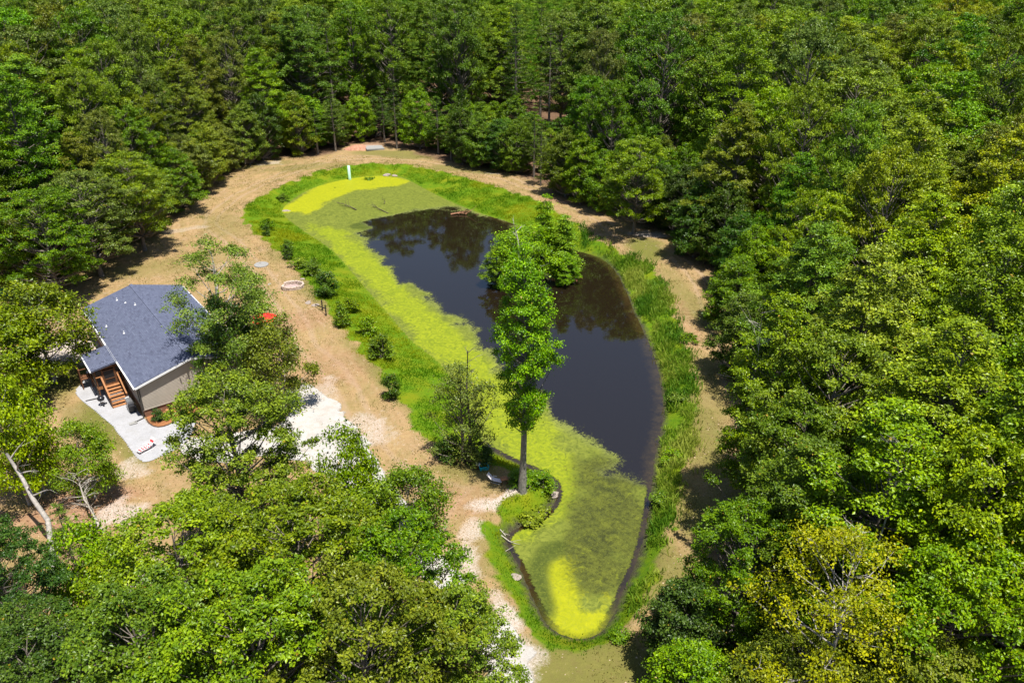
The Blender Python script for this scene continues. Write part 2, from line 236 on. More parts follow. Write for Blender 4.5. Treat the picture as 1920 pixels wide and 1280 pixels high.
HERO = [
    ('poplar', 0.72, 45.24, 18.3, 1.8, 'poplar', 'poplar_tree', 'tall slender poplar with bare lower trunk on the pond peninsula', None),
    ('willow', -3.68, 48.94, 8.2, 2.3, 'grey', 'willow_tree', 'sparse grey green bushy tree at the water beside the pond chair', None),
    ('cedar', 3.92, 88.07, 9.3, 1.8, 'isle', 'cedar_tree', 'tallest pointed tree on the pond island', 'trees on the pond island'),
    ('cedar', 6.03, 87.23, 7.4, 2, 'isle', 'cedar_tree', 'shorter dense pointed tree on the right of the island', 'trees on the pond island'),
    ('round', 1.54, 85.28, 6.2, 3.2, 'isle', 'leafy_tree', 'wide rounded bright tree filling the middle of the island', 'trees on the pond island'),
    ('edge1', -1.53, 84.80, 5, 2, 'isle', 'leafy_tree', 'low round leafy tree at the left end of the island', 'trees on the pond island'),
    ('edge1', 6.27, 84.96, 3.8, 1.5, 'isle', 'leafy_tree', 'yellowish low bush tree above the exposed island roots', 'trees on the pond island'),
    ('houseoak', -23.66, 59.43, 13, 4.4, 'grey', 'oak_tree', 'open branched oak leaning over the dark roof of the house', 'trees round the house'),
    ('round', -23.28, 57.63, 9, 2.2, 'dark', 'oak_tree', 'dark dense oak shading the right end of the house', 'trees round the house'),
    ('round', -18.69, 55.65, 8.2, 2.3, 'olive', 'oak_tree', 'small dark oak between the house and the white driveway', 'trees round the house'),
    ('oak0', -16.51, 38.59, 13, 4.1, 'bright', 'oak_tree', 'big bright round oak hiding the near end wall of the house', 'trees round the house'),
    ('round', -40.14, 60.58, 9, 3.2, 'olive', 'oak_tree', 'olive oak crowding the far left roof corner', 'trees round the house'),
    ('round', -41.93, 56.67, 9, 3.5, 'olive', 'oak_tree', 'olive oak behind the pale sand left of the house', 'trees round the house'),
    ('round', -33.44, 43.81, 10, 2.2, 'lime', 'leafy_tree', 'yellow green tree above the leaning bare trunk', 'trees round the house'),
    ('round', -29.17, 44.41, 6, 1.7, 'bright', 'leafy_tree', 'small round tree beside the bleached dead tree', 'trees round the house'),
    ('round', -33.05, 45.09, 6.2, 1.6, 'lime', 'leafy_tree', 'yellow green small tree between lawn and leaning trunk', 'trees round the house'),
    ('round', -9.83, 38.36, 9.3, 1.8, 'bright', 'leafy_tree', 'narrow bright tree standing against the white driveway', 'trees in the near left foreground'),
    ('round', -6.31, 39.33, 6, 2, 'mid', 'leafy_tree', 'small leafy tree where driveway meets pond clearing', 'trees in the near left foreground'),
    ('round', -8.41, 36.28, 7, 2.2, 'bright', 'leafy_tree', 'low leafy tree in front of the driveway bend', 'trees in the near left foreground'),
    ('oak1', -10.06, 28.56, 13, 4.3, 'olive', 'oak_tree', 'broad oak in the middle of the near left canopy', 'trees in the near left foreground'),
    ('oak2', -15.25, 28.04, 12, 4.2, 'bright', 'oak_tree', 'broad bright oak below the sandy clearing left', 'trees in the near left foreground'),
    ('oak0', -5.07, 28.38, 11.5, 3.4, 'mid', 'oak_tree', 'oak whose crown overhangs the driveway edge', 'trees in the near left foreground'),
    ('oak1', -10.17, 22.38, 13.5, 4, 'bright', 'oak_tree', 'nearest big oak at the bottom of the left canopy', 'trees in the near left foreground'),
    ('oak2', -5.72, 22.38, 13.5, 3.8, 'olive', 'oak_tree', 'olive oak low in the near canopy beside the driveway', 'trees in the near left foreground'),
    ('oak0', -2.28, 24.00, 11, 3, 'bright', 'oak_tree', 'oak crown reaching to the white driveway at the bottom', 'trees in the near left foreground'),
    ('oak1', -14.86, 22.46, 12.5, 3.8, 'mid', 'oak_tree', 'near oak over the small bare sand gap', 'trees in the near left foreground'),
    ('round', -21.63, 30.77, 8.5, 2.1, 'bright', 'leafy_tree', 'bright green tree right of the leaning trunk', 'trees in the near left foreground'),
    ('pine1', -25.84, 35.71, 6.5, 1.6, 'pine', 'pine_tree', 'small feathery pine behind the bright leafy tree', 'trees in the near left foreground'),
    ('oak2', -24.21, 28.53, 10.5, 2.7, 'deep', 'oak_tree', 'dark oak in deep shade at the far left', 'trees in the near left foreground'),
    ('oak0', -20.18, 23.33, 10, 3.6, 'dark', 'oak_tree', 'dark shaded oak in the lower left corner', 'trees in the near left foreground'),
    ('oak1', -30.52, 32.31, 10, 2.8, 'mid', 'oak_tree', 'oak at the left margin beside the leaning trunk', 'trees in the near left foreground'),
    ('yellow', 13.76, 24.82, 13.5, 3.9, 'gold', 'leafy_tree', 'sparse yellowing tree with pale branches showing', 'trees in the near right foreground'),
    ('edge0', 8.90, 29.45, 6.5, 2.6, 'dark', 'leafy_tree', 'dark low tree by the mown strip at the pond foot', 'trees in the near right foreground'),
    ('oak2', 11.75, 30.34, 10.5, 3, 'mid', 'oak_tree', 'rounded oak over the narrow end of the mown strip', 'trees in the near right foreground'),
    ('tall0', 14.44, 31.22, 14, 3.2, 'mid', 'leafy_tree', 'dense green tree behind the yellowing tree', 'trees in the near right foreground'),
    ('oak0', 16.21, 36.99, 12, 3.6, 'mid', 'oak_tree', 'dark green oak overhanging the mown strip by the pond narrows', 'trees in the near right foreground'),
    ('tall1', 16.70, 43.18, 16, 3.2, 'bright', 'leafy_tree', 'tall tree with bare grey twigs over the mown strip', 'trees in the near right foreground'),
    ('edge2', 21.86, 71.22, 7.5, 3.2, 'mid', 'leafy_tree', 'bushy tree pushing into the mown strip opposite the island', 'trees in the near right foreground'),
    ('edge1', 20.07, 61.55, 8, 2.8, 'mid', 'leafy_tree', 'bushy tree with ragged shadow on the mown strip', 'trees in the near right foreground'),
    ('tall2', 21.60, 43.70, 19, 4.4, 'lime', 'leafy_tree', 'broad pale green crown in the middle of the right woods', 'trees in the near right foreground'),
    ('oak2', 18.80, 39.48, 15, 4.2, 'bright', 'oak_tree', 'broad bright oak crown facing the dark pond water', 'trees in the near right foreground'),
    ('tall0', 22.61, 35.35, 18, 4.3, 'lime', 'leafy_tree', 'pale leaved tree deep in the right woods', 'trees in the near right foreground'),
    ('tall1', 17.53, 30.01, 16.5, 4.2, 'bright', 'leafy_tree', 'big leafy tree above the yellowing tree', 'trees in the near right foreground'),
    ('oak1', 21.13, 28.13, 16, 4.2, 'lime', 'oak_tree', 'pale green oak near the right margin', 'trees in the near right foreground'),
    ('oak0', 19.05, 24.38, 13, 3.8, 'bright', 'oak_tree', 'leafy oak right of the yellowing tree', 'trees in the near right foreground'),
    ('tall2', 23.19, 30.26, 18, 4, 'bright', 'leafy_tree', 'tall leafy tree at the right margin', 'trees in the near right foreground'),
    ('edge0', 8.46, 25.49, 6.5, 2.5, 'bright', 'leafy_tree', 'low bright bush tree at the bottom by the shaded gap', 'trees in the near right foreground'),
    ('oak2', 16.66, 23.06, 10, 3.2, 'olive', 'oak_tree', 'olive crown at the bottom right under the yellowing tree', 'trees in the near right foreground'),
    ('oak1', 12.29, 24.68, 7.5, 2.8, 'olive', 'oak_tree', 'olive low crown in front of the yellowing tree', 'trees in the near right foreground'),
    ('oak0', 21.78, 24.91, 14, 3.8, 'lime', 'oak_tree', 'pale crown at the lower right margin', 'trees in the near right foreground'),
    ('tall0', 29.73, 53.61, 19, 4.4, 'lime', 'leafy_tree', 'golden green tall tree in the upper right woods', 'trees in the near right foreground'),
    ('tall1', 29.04, 43.22, 20, 4.4, 'bright', 'leafy_tree', 'tall leafy tree by the upper right margin', 'trees in the near right foreground'),
    ('tall2', 23.09, 56.13, 16, 4, 'spring', 'leafy_tree', 'fresh green tree behind the bushy strip edge', 'trees in the near right foreground'),
    ('tall1', 41.41, 64.91, 21, 4.6, 'yellow', 'leafy_tree', 'yellow green giant at the upper right margin', 'trees in the near right foreground'),
    ('tall0', 34.46, 67.76, 21, 4.6, 'lime', 'leafy_tree', 'yellow green giant left of its twin at the margin', 'trees in the near right foreground'),
    ('oak1', 15.80, 98.22, 12.5, 4.2, 'bright', 'oak_tree', 'oak with twin trunks where the mown strip turns the corner', None),
    ('tall2', 27.88, 99.75, 25, 5.2, 'bright', 'leafy_tree', 'tallest tree of the woods with long bare trunk', None),
    ('edge2', 40.60, 111.74, 12, 3.6, 'grey', 'leafy_tree', 'silvery leaved dark tree beside the tallest tree', None),
    ('tall1', 50.41, 117.39, 23, 4.8, 'lime', 'leafy_tree', 'pale broad crown right of the tallest tree', None),
    ('tall0', 54.26, 103.00, 23, 4.6, 'lime', 'leafy_tree', 'pale leafy crown before the far dark pines', None),
    ('edge0', 19.60, 101.44, 8, 3.2, 'dark', 'leafy_tree', 'dark leafy tree behind the twin trunk oak', None),
    ('oak1', -45.31, 92.33, 12, 4.4, 'bright', 'oak_tree', 'rounded oak whose shade falls on the dirt by the pale fallen branch', None),
    ('oak2', -47.06, 84.55, 12, 4.6, 'grey', 'oak_tree', 'grey green oak beside the grey concrete block', None),
    ('oak0', -48.57, 77.82, 12, 4.6, 'mid', 'oak_tree', 'oak over the shaded corner behind the house', None),
    ('edge2', -46.26, 119.58, 9.5, 3.2, 'lime', 'leafy_tree', 'yellow green bushy tree at the forest edge above the fallen branch', None),
    ('edge0', -46.61, 108.42, 8.5, 3.4, 'mid', 'leafy_tree', 'bushy tree overhanging the dirt behind the fallen branch', None),
    ('edge1', -36.43, 144.16, 9, 4.3, 'spring', 'leafy_tree', 'bright green rounded bush tree at the far pond corner', None),
    ('pine2', -12.93, 139.58, 10, 2.6, 'pine', 'pine_tree', 'feathery pine at the far edge right of the clay mound', None),
    ('edge0', -32.57, 150.23, 7, 3, 'mid', 'leafy_tree', 'leafy bush tree at the left end of the clay mound', None),
    ('edge2', -25.81, 151.94, 7.5, 3, 'dark', 'leafy_tree', 'dark bush tree right behind the clay mound', None),
    ('edge1', -20.04, 150.23, 6.5, 2.8, 'mid', 'leafy_tree', 'bush tree just right of the pale slab', None),
    ('pine0', -20.76, 143.54, 12, 2.6, 'dark', 'pine_tree', 'dark pine behind the pale slab', None),
    ('bush0', -27.68, 92.46, 1.5, 0.7, 'mid', 'shrub', 'dark little bush high on the left bank nearest the far end', 'bushes on the left pond bank'),
    ('sapling', -26.97, 89.61, 2, 0.6, 'dark', 'shrub', 'pointed dark sapling below the bend of the left bank', 'bushes on the left pond bank'),
    ('bush1', -22.80, 85.28, 1.9, 1, 'mid', 'shrub', 'round dark bush on the bank above the fire ring', 'bushes on the left pond bank'),
    ('bush0', -20.09, 79.26, 2.6, 1.25, 'dark', 'shrub', 'largest dark bush beside the stone fire ring', 'bushes on the left pond bank'),
    ('sapling', -17.14, 71.67, 2.6, 0.8, 'mid', 'shrub', 'pointed sapling by the dark fence post', 'bushes on the left pond bank'),
    ('bush1', -12.13, 65.18, 2.3, 1.15, 'mid', 'shrub', 'round leafy bush halfway down the left bank', 'bushes on the left pond bank'),
    ('bush0', -10.21, 57.88, 2.1, 0.8, 'dark', 'shrub', 'dark narrow bush lowest on the left bank', 'bushes on the left pond bank'),
    ('bush1', -17.06, 75.71, 1.5, 0.9, 'bright', 'shrub', 'yellowish weed bush between fire ring and algae', 'bushes on the left pond bank'),
    ('bush0', -14.27, 70.48, 1.8, 1, 'bright', 'shrub', 'yellowish weed bush in mid bank', 'bushes on the left pond bank'),
    ('weed', -25.12, 87.23, 1.2, 0.8, 'bright', 'shrub', 'leafy weed clump at the crest near the fire ring', 'bushes on the left pond bank'),
    ('weed', -32.74, 101.33, 1.2, 0.8, 'mid', 'shrub', 'leafy weed clump at the far left crest', 'bushes on the left pond bank'),
    ('sapling', -31.89, 98.22, 1.6, 0.5, 'dark', 'shrub', 'thin dark sapling at the far left crest', 'bushes on the left pond bank'),
    ('bush1', -34.26, 115.64, 1.1, 0.8, 'mid', 'shrub', 'low bush near the pale rocks of the far bank', 'bushes on the left pond bank'),
    ('weed', -28.63, 123.26, 0.9, 0.9, 'dark', 'shrub', 'dark weed clump left of the green standpipe', None),
    ('weed', -23.52, 128.20, 0.9, 0.8, 'mid', 'shrub', 'weed clump right of the green standpipe', None),
    ('bush0', -28.67, 54.33, 1, 0.5, 'deep', 'shrub', 'round dark shrub in the mulch bed corner', 'bushes on the left pond bank'),
    ('bush1', -27.77, 54.57, 0.8, 0.45, 'mid', 'shrub', 'small flowering shrub further along the mulch bed', 'bushes on the left pond bank'),
    ('bush0', 0.58, 46.16, 1, 0.9, 'mid', 'shrub', 'leafy clump behind the poplar trunk', None),
    ('bush1', 2.11, 46.16, 1.1, 1, 'mid', 'shrub', 'leafy clump at the tip of the peninsula', None),
    ('weed', 1.48, 43.77, 0.5, 0.9, 'olive', 'shrub', 'low yellow green clump before the poplar trunk', None),
    ('bush1', -2.41, 49.21, 1.4, 1, 'dark', 'shrub', 'dark undergrowth at the foot of the sparse willow', None),
    ('bush0', -4.83, 49.21, 1.6, 1, 'dark', 'shrub', 'dark undergrowth on the land side of the sparse willow', None),
    ('weed', 16.99, 68.19, 0.7, 0.7, 'mid', 'shrub', 'dark weed clump on the bank opposite the island', None),
    ('weed', 14.37, 58.32, 0.7, 0.7, 'mid', 'shrub', 'dark weed clump halfway along the mown strip', None),
    ('weed', 12.36, 49.76, 0.7, 0.7, 'bright', 'shrub', 'bright weed clump where the bank narrows', None),
    ('weed', 10.69, 44.65, 0.7, 0.7, 'mid', 'shrub', 'dark weed clump near the lower mown strip', None),
    ('weed', 6.16, 32.09, 0.5, 0.5, 'mid', 'shrub', 'tall grassy clump at the pond foot', None),
]

water_p = smooth_poly(WATERLINE, 2); bank_p = smooth_poly(BANK, 2); clear_p = smooth_poly(CLEARING, 2)
open_p = smooth_poly(OPENWATER, 2)

def ground_z(P):
    P = np.asarray(P, float).reshape(-1, 2)
    dw = sdist(P, water_p); db = sdist(P, bank_p)
    t = np.where(dw <= 0, 0, dw / (dw + np.maximum(-db, 0) + 1e-6)); t = np.where(db >= 0, 1, t)
    z = ZW * (1 - sstep(t, 0, 1.0) * .55 - t * .45)
    z = np.where(dw < 0, ZW - np.minimum(1.4, .05 + .4 * -dw), z)
    isl = np.hypot((P[:, 0] - ISLAND[0]) / 4.2, (P[:, 1] - ISLAND[1]) / 3.4)
    z = np.maximum(z, np.where(isl < 1.25, ZW + .55 * (1 - isl ** 2), -9))
    und = (fbm(P[:, 0] * .12, P[:, 1] * .12, 3) - .5) * .5
    z = z + und * sstep(db, 0, 4) + (fbm(P[:, 0] * .9, P[:, 1] * .9, 2) - .5) * .12 * sstep(dw, .2, 1.5)
    hx = sstep(np.hypot(P[:, 0] + 31, P[:, 1] - 62), 12, 17)
    return np.where(hx < 1, z * hx, z)
def gz(x, y): return float(ground_z([(x, y)])[0])

# ------------------------------------------------------------------ ground sheet
def axis(a, b, st, outer):
    core = np.arange(a, b + 1e-6, st); lo = [a - o for o in outer[::-1]]; hi = [core[-1] + o for o in outer]
    return np.concatenate([lo, core, hi])
out = [1, 2.5, 5, 9, 15, 24, 40, 70, 130, 260, 600, 1400, 3000]
xs = axis(-64, 46, .32, out); ys = axis(16, 143, .36, out)
X, Y = np.meshgrid(xs, ys); P = np.stack([X.ravel(), Y.ravel()], 1)
nx, ny = len(xs), len(ys)
Zg = ground_z(P)
dw = sdist(P, water_p); db = sdist(P, bank_p); dc = sdist(P, clear_p)
nA = fbm(P[:, 0] * .25, P[:, 1] * .25, 4); nB = fbm(P[:, 0] * .8 + 40, P[:, 1] * .8, 3)
lush = sstep(-(db + (nB - .5) * 2.0), -.35, .55)
mudw = np.clip(np.maximum(sstep(P[:, 1], 57, 50), sstep(P[:, 0], 2, 7) * sstep(P[:, 1], 98, 86)) + .12, 0, 1)
forest = sstep(dc + (nA - .5) * 5, -1.0, 2.2)
def blob(px, py, rx, ry, rot=0):
    c, s = math.cos(rot), math.sin(rot); dx, dy = P[:, 0] - px, P[:, 1] - py
    return np.hypot((dx * c + dy * s) / rx, (-dx * s + dy * c) / ry)
sand = np.zeros(len(P))
for b in SANDS: sand = np.maximum(sand, (1 - sstep(blob(*b[:5]) + (nB - .5) * 1.2, .35, 1.15)) * b[5])
lawn = np.zeros(len(P))
for b in LAWNS: lawn = np.maximum(lawn, (1 - sstep(blob(*b[:5]) + (nA - .5) * .9, .5, 1.2)) * b[5])
clay = np.zeros(len(P))
for b in CLAYS: clay = np.maximum(clay, (1 - sstep(blob(*b[:5]) + (nB - .5) * .9, .5, 1.15)) * b[5])
fi = (np.arange(ny - 1)[:, None] * nx + np.arange(nx - 1)[None]).ravel()
gme = np_mesh("ground", np.column_stack([P, Zg]), np.stack([fi, fi + 1, fi + 1 + nx, fi + nx], 1),
              dict(lush=lush, forest=forest, sand=sand, lawn=lawn, clay=clay, mudw=mudw, dw=np.clip(dw, -3, 30), db=np.clip(db, -12, 60)), True)
def ground_mat():
    t = NT("ground_soil"); g = t.geo()
    n1 = t.noise(.35, 5, .6, g); n2 = t.noise(2.2, 6, .65, g); n3 = t.noise(9, 4, .7, g); n4 = t.noise(.09, 3, .5, g); n5 = t.noise(28, 3, .7, g)
    db = t.attr("db")
    # dry mown grass: straw, tan soil showing through, mower lines that follow the bank
    st = t.mix(t.rng(n2, .32, .68), (.30, .188, .088), (.39, .275, .135))
    st = t.mix(t.rng(n1, .42, .66), st, (.33, .22, .115))
    wv = t.math('SINE', t.math('MULTIPLY_ADD', t.math('ADD', db, t.math('MULTIPLY', n1, .8)), 3.3, 0.0))
    st = t.mix(t.math('MULTIPLY', t.rng(wv, -.2, 1), t.rng(n4, .35, .6, .05, .4)), st, (.21, .175, .055))
    st = t.mix(t.math('MULTIPLY', t.rng(t.noise(.5, 5, .65, t.scalevec(g, (1.3, .8, 1)), 1.5), .5, .66), .5), st, (.17, .155, .045))
    st = t.mix(t.math('MULTIPLY', t.rng(n3, .52, .7), .55), st, (.38, .27, .15))
    st = t.mix(t.math('MULTIPLY', t.rng(t.math('ADD', n2, t.math('MULTIPLY', n1, .6)), .92, 1.06), .75), st, (.43, .33, .25))
    wv2 = t.math('SINE', t.math('MULTIPLY', t.math('ADD', db, t.math('MULTIPLY', n2, .5)), 11.0))
    st = t.mix(t.math('MULTIPLY', t.rng(wv2, .2, 1), t.rng(n1, .4, .6, 0, .22)), st, (.21, .135, .06))
    rut = t.math('ABSOLUTE', t.math('SUBTRACT', t.math('ABSOLUTE', t.math('SUBTRACT', t.math('ADD', db, t.math('MULTIPLY', n4, 3.0)), 5.2)), .85))
    st = t.mix(t.math('MULTIPLY', t.rng(t.math('ADD', rut, t.math('MULTIPLY', n2, .5)), .35, .6, 1, 0), .55), st, (.36, .26, .17))
    st = t.mix(t.rng(t.noise(5.5, 6, .78, g, .4), .56, .70, 0, .6), st, (.17, .115, .045))
    st = t.mix(t.rng(n5, .50, .66, 0, .4), st, (.17, .115, .045))
    st = t.mix(t.rng(t.noise(17, 5, .8, g), .60, .70, 0, .7), st, (.46, .36, .26))
    # greener turf
    lw = t.mix(t.rng(n2, .3, .7), (.085, .105, .016), (.175, .165, .04))
    col = t.mix(t.math('MULTIPLY', t.attr("lawn"), t.rng(n2, .2, .55, .55, 1.0)), st, lw)
    cl = t.mix(t.rng(n2, .35, .65), (.25, .12, .07), (.37, .23, .15))
    col = t.mix(t.attr("clay"), col, cl)
    sd = t.mix(t.rng(n3, .35, .65), (.36, .29, .235), (.52, .46, .41))
    col = t.mix(t.rng(t.math('ADD', t.attr("sand"), t.math('MULTIPLY_ADD', n3, .7, -.35)), .25, .7), col, sd)
    # lush bank grass
    gr = t.mix(t.rng(n2, .3, .7), (.06, .145, .004), (.13, .20, .005))
    gr = t.mix(t.rng(n1, .45, .7), gr, (.17, .19, .006))
    gr = t.mix(t.math('MULTIPLY', t.rng(n3, .55, .75), .5), gr, (.04, .07, .01))
    col = t.mix(t.rng(t.math('ADD', t.attr("lush"), t.math('MULTIPLY_ADD', n2, .6, -.3)), .3, .75), col, gr)
    # leaf litter of the woods
    fo = t.mix(t.rng(n2, .3, .7), (.075, .045, .028), (.19, .115, .07))
    fo = t.mix(t.math('MULTIPLY', t.rng(n3, .55, .7), .6), fo, (.28, .19, .13))
    col = t.mix(t.attr("forest"), col, fo)
    # mud at the water's edge and under the water
    dw = t.attr("dw")
    mud = t.mix(t.rng(n3, .35, .65), (.026, .028, .013), (.085, .080, .042))
    edge = t.rng(t.math('ADD', dw, t.math('MULTIPLY_ADD', n2, 1.2, -.6)), .15, .75, 1.0, 0.0)
    col = t.mix(t.math('MULTIPLY', edge, t.math('MAXIMUM', t.attr('mudw'), t.rng(dw, -.1, -.3))), col, mud)
    h = t.math('ADD', t.math('MULTIPLY', n3, .6), t.math('ADD', n2, t.math('MULTIPLY', n5, .35)))
    return t.done(t.pbr(col, .95, .12, 0.0, t.bump(h, .7, .10)))
M['ground'] = ground_mat()
tag(link("ground", gme, M['ground']), "dry straw coloured ground with lush green pond banks and brown forest floor", "ground", kind="structure")

# ------------------------------------------------------------------ pond water and floating algae
def region_grid(x0, x1, y0, y1, st, keep):
    a = np.arange(x0, x1, st); b = np.arange(y0, y1, st); A, B = np.meshgrid(a, b); Q = np.stack([A.ravel(), B.ravel()], 1)
    k = keep(Q); n = len(a)
    f = (np.arange(len(b) - 1)[:, None] * n + np.arange(n - 1)[None]).ravel()
    F = np.stack([f, f + 1, f + 1 + n, f + n], 1); F = F[k[F].any(1)]
    u, inv = np.unique(F, return_inverse=True)
    return Q[u], inv.reshape(-1, 4)
wx0, wy0 = water_p.min(0) - 2; wx1, wy1 = water_p.max(0) + 2
Q, F = region_grid(wx0, wx1, wy0, wy1, 1.0, lambda q: sdist(q, water_p) < 1.2)
wme = np_mesh("pond_water", np.column_stack([Q, np.full(len(Q), ZW)]), F, dict(dw=-sdist(Q, water_p)))
def water_mat():
    t = NT("pond_water"); g = t.geo()
    n = t.noise(1.1, 3, .5, g); sh = t.attr("dw")
    c = t.mix(t.math('MULTIPLY', t.rng(t.math('ADD', sh, t.math('MULTIPLY', t.noise(2.6, 5, .65, g), 2.0)), 0.9, 2.0, 1, 0), t.rng(n, .3, .6, .3, 1)), (.0125, .0085, .0045), (.046, .031, .010))
    rp = t.math('ADD', t.noise(3.0, 2, .5, g), t.math('MULTIPLY', t.noise(.5, 2, .5, g), 2.0))
    nd = t.n("BsdfPrincipled"); t.set(nd.inputs["Base Color"], c); nd.inputs["Roughness"].default_value = .03; nd.inputs["IOR"].default_value = 1.95
    t.set(nd.inputs["Normal"], t.bump(rp, .05, .03)); return t.done(nd.outputs[0])
tag(link("pond_water", wme, water_mat()), "dark brown still pond water reflecting sky and trees", "water", kind="structure")

Q, F = region_grid(wx0, wx1, wy0, wy1, .25, lambda q: (sdist(q, water_p) < .3) & (sdist(q, open_p) > -4))
do = sdist(Q, open_p); dwq = -sdist(Q, water_p)
nq = fbm(Q[:, 0] * .45, Q[:, 1] * .45, 5)
cover = sstep(do + (nq - .5) * 4.0, -1.2, 2.4)
def zone(polys, soft):
    r = np.zeros(len(Q))
    for p in polys: r = np.maximum(r, sstep(-(sdist(Q, smooth_poly(p, 2)) + (nq - .5) * soft * 2), -soft, soft))
    return r
bright = zone(A_BRIGHT, 1.0); fresh = zone(A_FRESH, 1.6); dark = zone(A_DARK, .8); murk = zone(A_MURK, 1.8)
rimw = np.maximum(sstep(Q[:, 1], 57, 50), sstep(Q[:, 0], 2, 7)); rim = 1 - (1 - sstep(dwq, .0, .7)) * rimw
ame = np_mesh("algae_mat", np.column_stack([Q, np.full(len(Q), ZW + .012)]), F, dict(cover=cover, bright=bright, fresh=fresh, dark=dark, murk=murk, rim=rim, near=sstep(Q[:, 1], 70, 45)))
def algae_mat():
    t = NT("algae"); g = t.geo()
    n1 = t.noise(.55, 6, .62, g, 1.6); n2 = t.noise(3.5, 6, .72, g, .5); n3 = t.noise(16, 3, .7, g); n5 = t.noise(1.3, 7, .68, g, 2.2); n4 = t.noise(7, 6, .75, g, .6)
    def z(nm, k=.9): return t.rng(t.math('ADD', t.attr(nm), t.math('MULTIPLY_ADD', t.math('ADD', t.math('MULTIPLY', n5, .6), t.math('MULTIPLY', n2, .4)), k * 2, -k)), .22, .74)
    c = t.mix(t.rng(n5, .40, .60), (.088, .112, .012), (.165, .190, .024))
    c = t.mix(z("fresh"), c, t.mix(t.rng(n5, .38, .62), (.135, .180, .006), (.245, .285, .007)))
    c = t.mix(z("murk"), c, t.mix(t.rng(n1, .35, .68), (.050, .060, .011), (.115, .130, .015)))
    c = t.mix(t.math('MULTIPLY', z("murk"), t.rng(n5, .58, .66)), c, (.15, .175, .012))
    c = t.mix(z("bright", 1.0), c, t.mix(t.rng(n5, .3, .7), (.22, .245, .003), (.33, .335, .003)))
    c = t.mix(t.math('MULTIPLY', z("dark", .9), .8), c, t.mix(t.rng(n2, .3, .6), (.016, .028, .003), (.050, .072, .006)))
    c = t.mix(t.math('MULTIPLY', t.rng(n2, .55, .66), t.math('MULTIPLY_ADD', t.attr("bright"), -.5, .65)), c, (.050, .065, .010))
    c = t.mix(t.rng(n4, .50, .68, .0, .45), c, (.22, .25, .03))
    c = t.mix(t.rng(n3, .60, .70, .0, .35), c, (.045, .058, .008))
    c = t.mix(t.rng(t.attr("cover"), .25, .85, .8, 0.0), c, (.15, .165, .060))
    a = t.math('ADD', t.attr("cover"), t.math('MULTIPLY_ADD', t.math('ADD', t.math('MULTIPLY', n4, .6), t.math('MULTIPLY', n5, .4)), 2.4, -1.2))
    a = t.rng(a, .36, .58)
    hole = t.rng(t.math('ADD', t.attr("rim"), t.math('MULTIPLY_ADD', n2, 1.8, -.9)), .30, .50)
    a = t.math('MULTIPLY', a, t.math('MAXIMUM', hole, t.attr("bright")))
    a = t.math('MULTIPLY', a, t.math('SUBTRACT', 1.0, t.math('MULTIPLY', t.attr("murk"), t.rng(n2, .45, .62, .10, .55))))
    p = t.pbr(c, .65, .25, 0.0, t.bump(n3, .25, .02))
    tr = t.n("BsdfTransparent"); mx = t.n("MixShader"); t.set(mx.inputs[0], a)
    t.t.links.new(tr.outputs[0], mx.inputs[1]); t.t.links.new(p, mx.inputs[2]); return t.done(mx.outputs[0])
tag(link("algae_mat", ame, algae_mat()), "yellow green algae scum floating over most of the pond", "algae", kind="stuff")

# ------------------------------------------------------------------ driveway, gravel yard, mulch bed
def sheet(name, poly, dz, st, soft, mat, label, cat, ragged):
    p = smooth_poly(poly, 2); lo = p.min(0) - 1.5; hi = p.max(0) + 1.5
    q, f = region_grid(lo[0], hi[0], lo[1], hi[1], st, lambda q: sdist(q, p) < soft + .4)
    d = sdist(q, p) + (fbm(q[:, 0] * .9, q[:, 1] * .9, 4) - .5) * ragged
    me = np_mesh(name, np.column_stack([q, ground_z(q) + dz]), f, dict(edge=sstep(-d, -soft, soft)), True)
    return tag(link(name, me, mat), label, cat, kind="structure")
def gravel_mat(name, a, b, dirt, brk):
    t = NT(name); g = t.geo(); n1 = t.noise(14, 5, .8, g); n2 = t.noise(1.6, 5, .65, g); n3 = t.noise(7, 4, .7, g)
    c = t.mix(t.rng(n1, .35, .65), a, b); c = t.mix(t.math('MULTIPLY', t.rng(n2, .48, .72), .6), c, dirt); c = t.mix(t.rng(t.noise(22, 4, .8, g), .58, .68, 0, .45), c, tuple(x * .5 for x in a)); c = t.mix(t.rng(t.noise(.5, 5, .6, g), .45, .65, 0, .3), c, tuple(x * .75 for x in a))
    al = t.rng(t.math('ADD', t.attr("edge"), t.math('MULTIPLY_ADD', n3, brk, -brk / 2)), .4, .6)
    p = t.pbr(c, .9, .2, 0, t.bump(n1, .5, .03)); tr = t.n("BsdfTransparent"); mx = t.n("MixShader"); t.set(mx.inputs[0], al)
    t.t.links.new(tr.outputs[0], mx.inputs[1]); t.t.links.new(p, mx.inputs[2]); return t.done(mx.outputs[0])
sheet("driveway", DRIVE, .035, .25, .5, gravel_mat("white_sand_gravel", (.36, .34, .315), (.50, .48, .455), (.33, .26, .19), .6), "white sandy gravel driveway beside the pond clearing", "driveway", 1.2)
sheet("gravel_yard", YARD, .04, .2, .08, gravel_mat("pale_gravel", (.30, .30, .315), (.43, .43, .45), (.29, .28, .27), .1), "pale grey gravel yard around the porch steps", "gravel", .12)
sheet("mulch_bed", BED, .07, .15, .08, gravel_mat("mulch", (.22, .085, .035), (.42, .19, .08), (.14, .06, .03), .1), "orange brown mulch bed along the house end wall", "flower bed", .1)
e = MB(); bp = smooth_poly(BED_EDGE, 0)
e.tube([(x, y, gz(x, y) + .06) for x, y in BED_EDGE], .05, 6)
tag(e.build("bed_edging", simple("edging", (.10, .06, .04), .8)), "dark curved edging around the mulch bed", "edging", kind="structure")

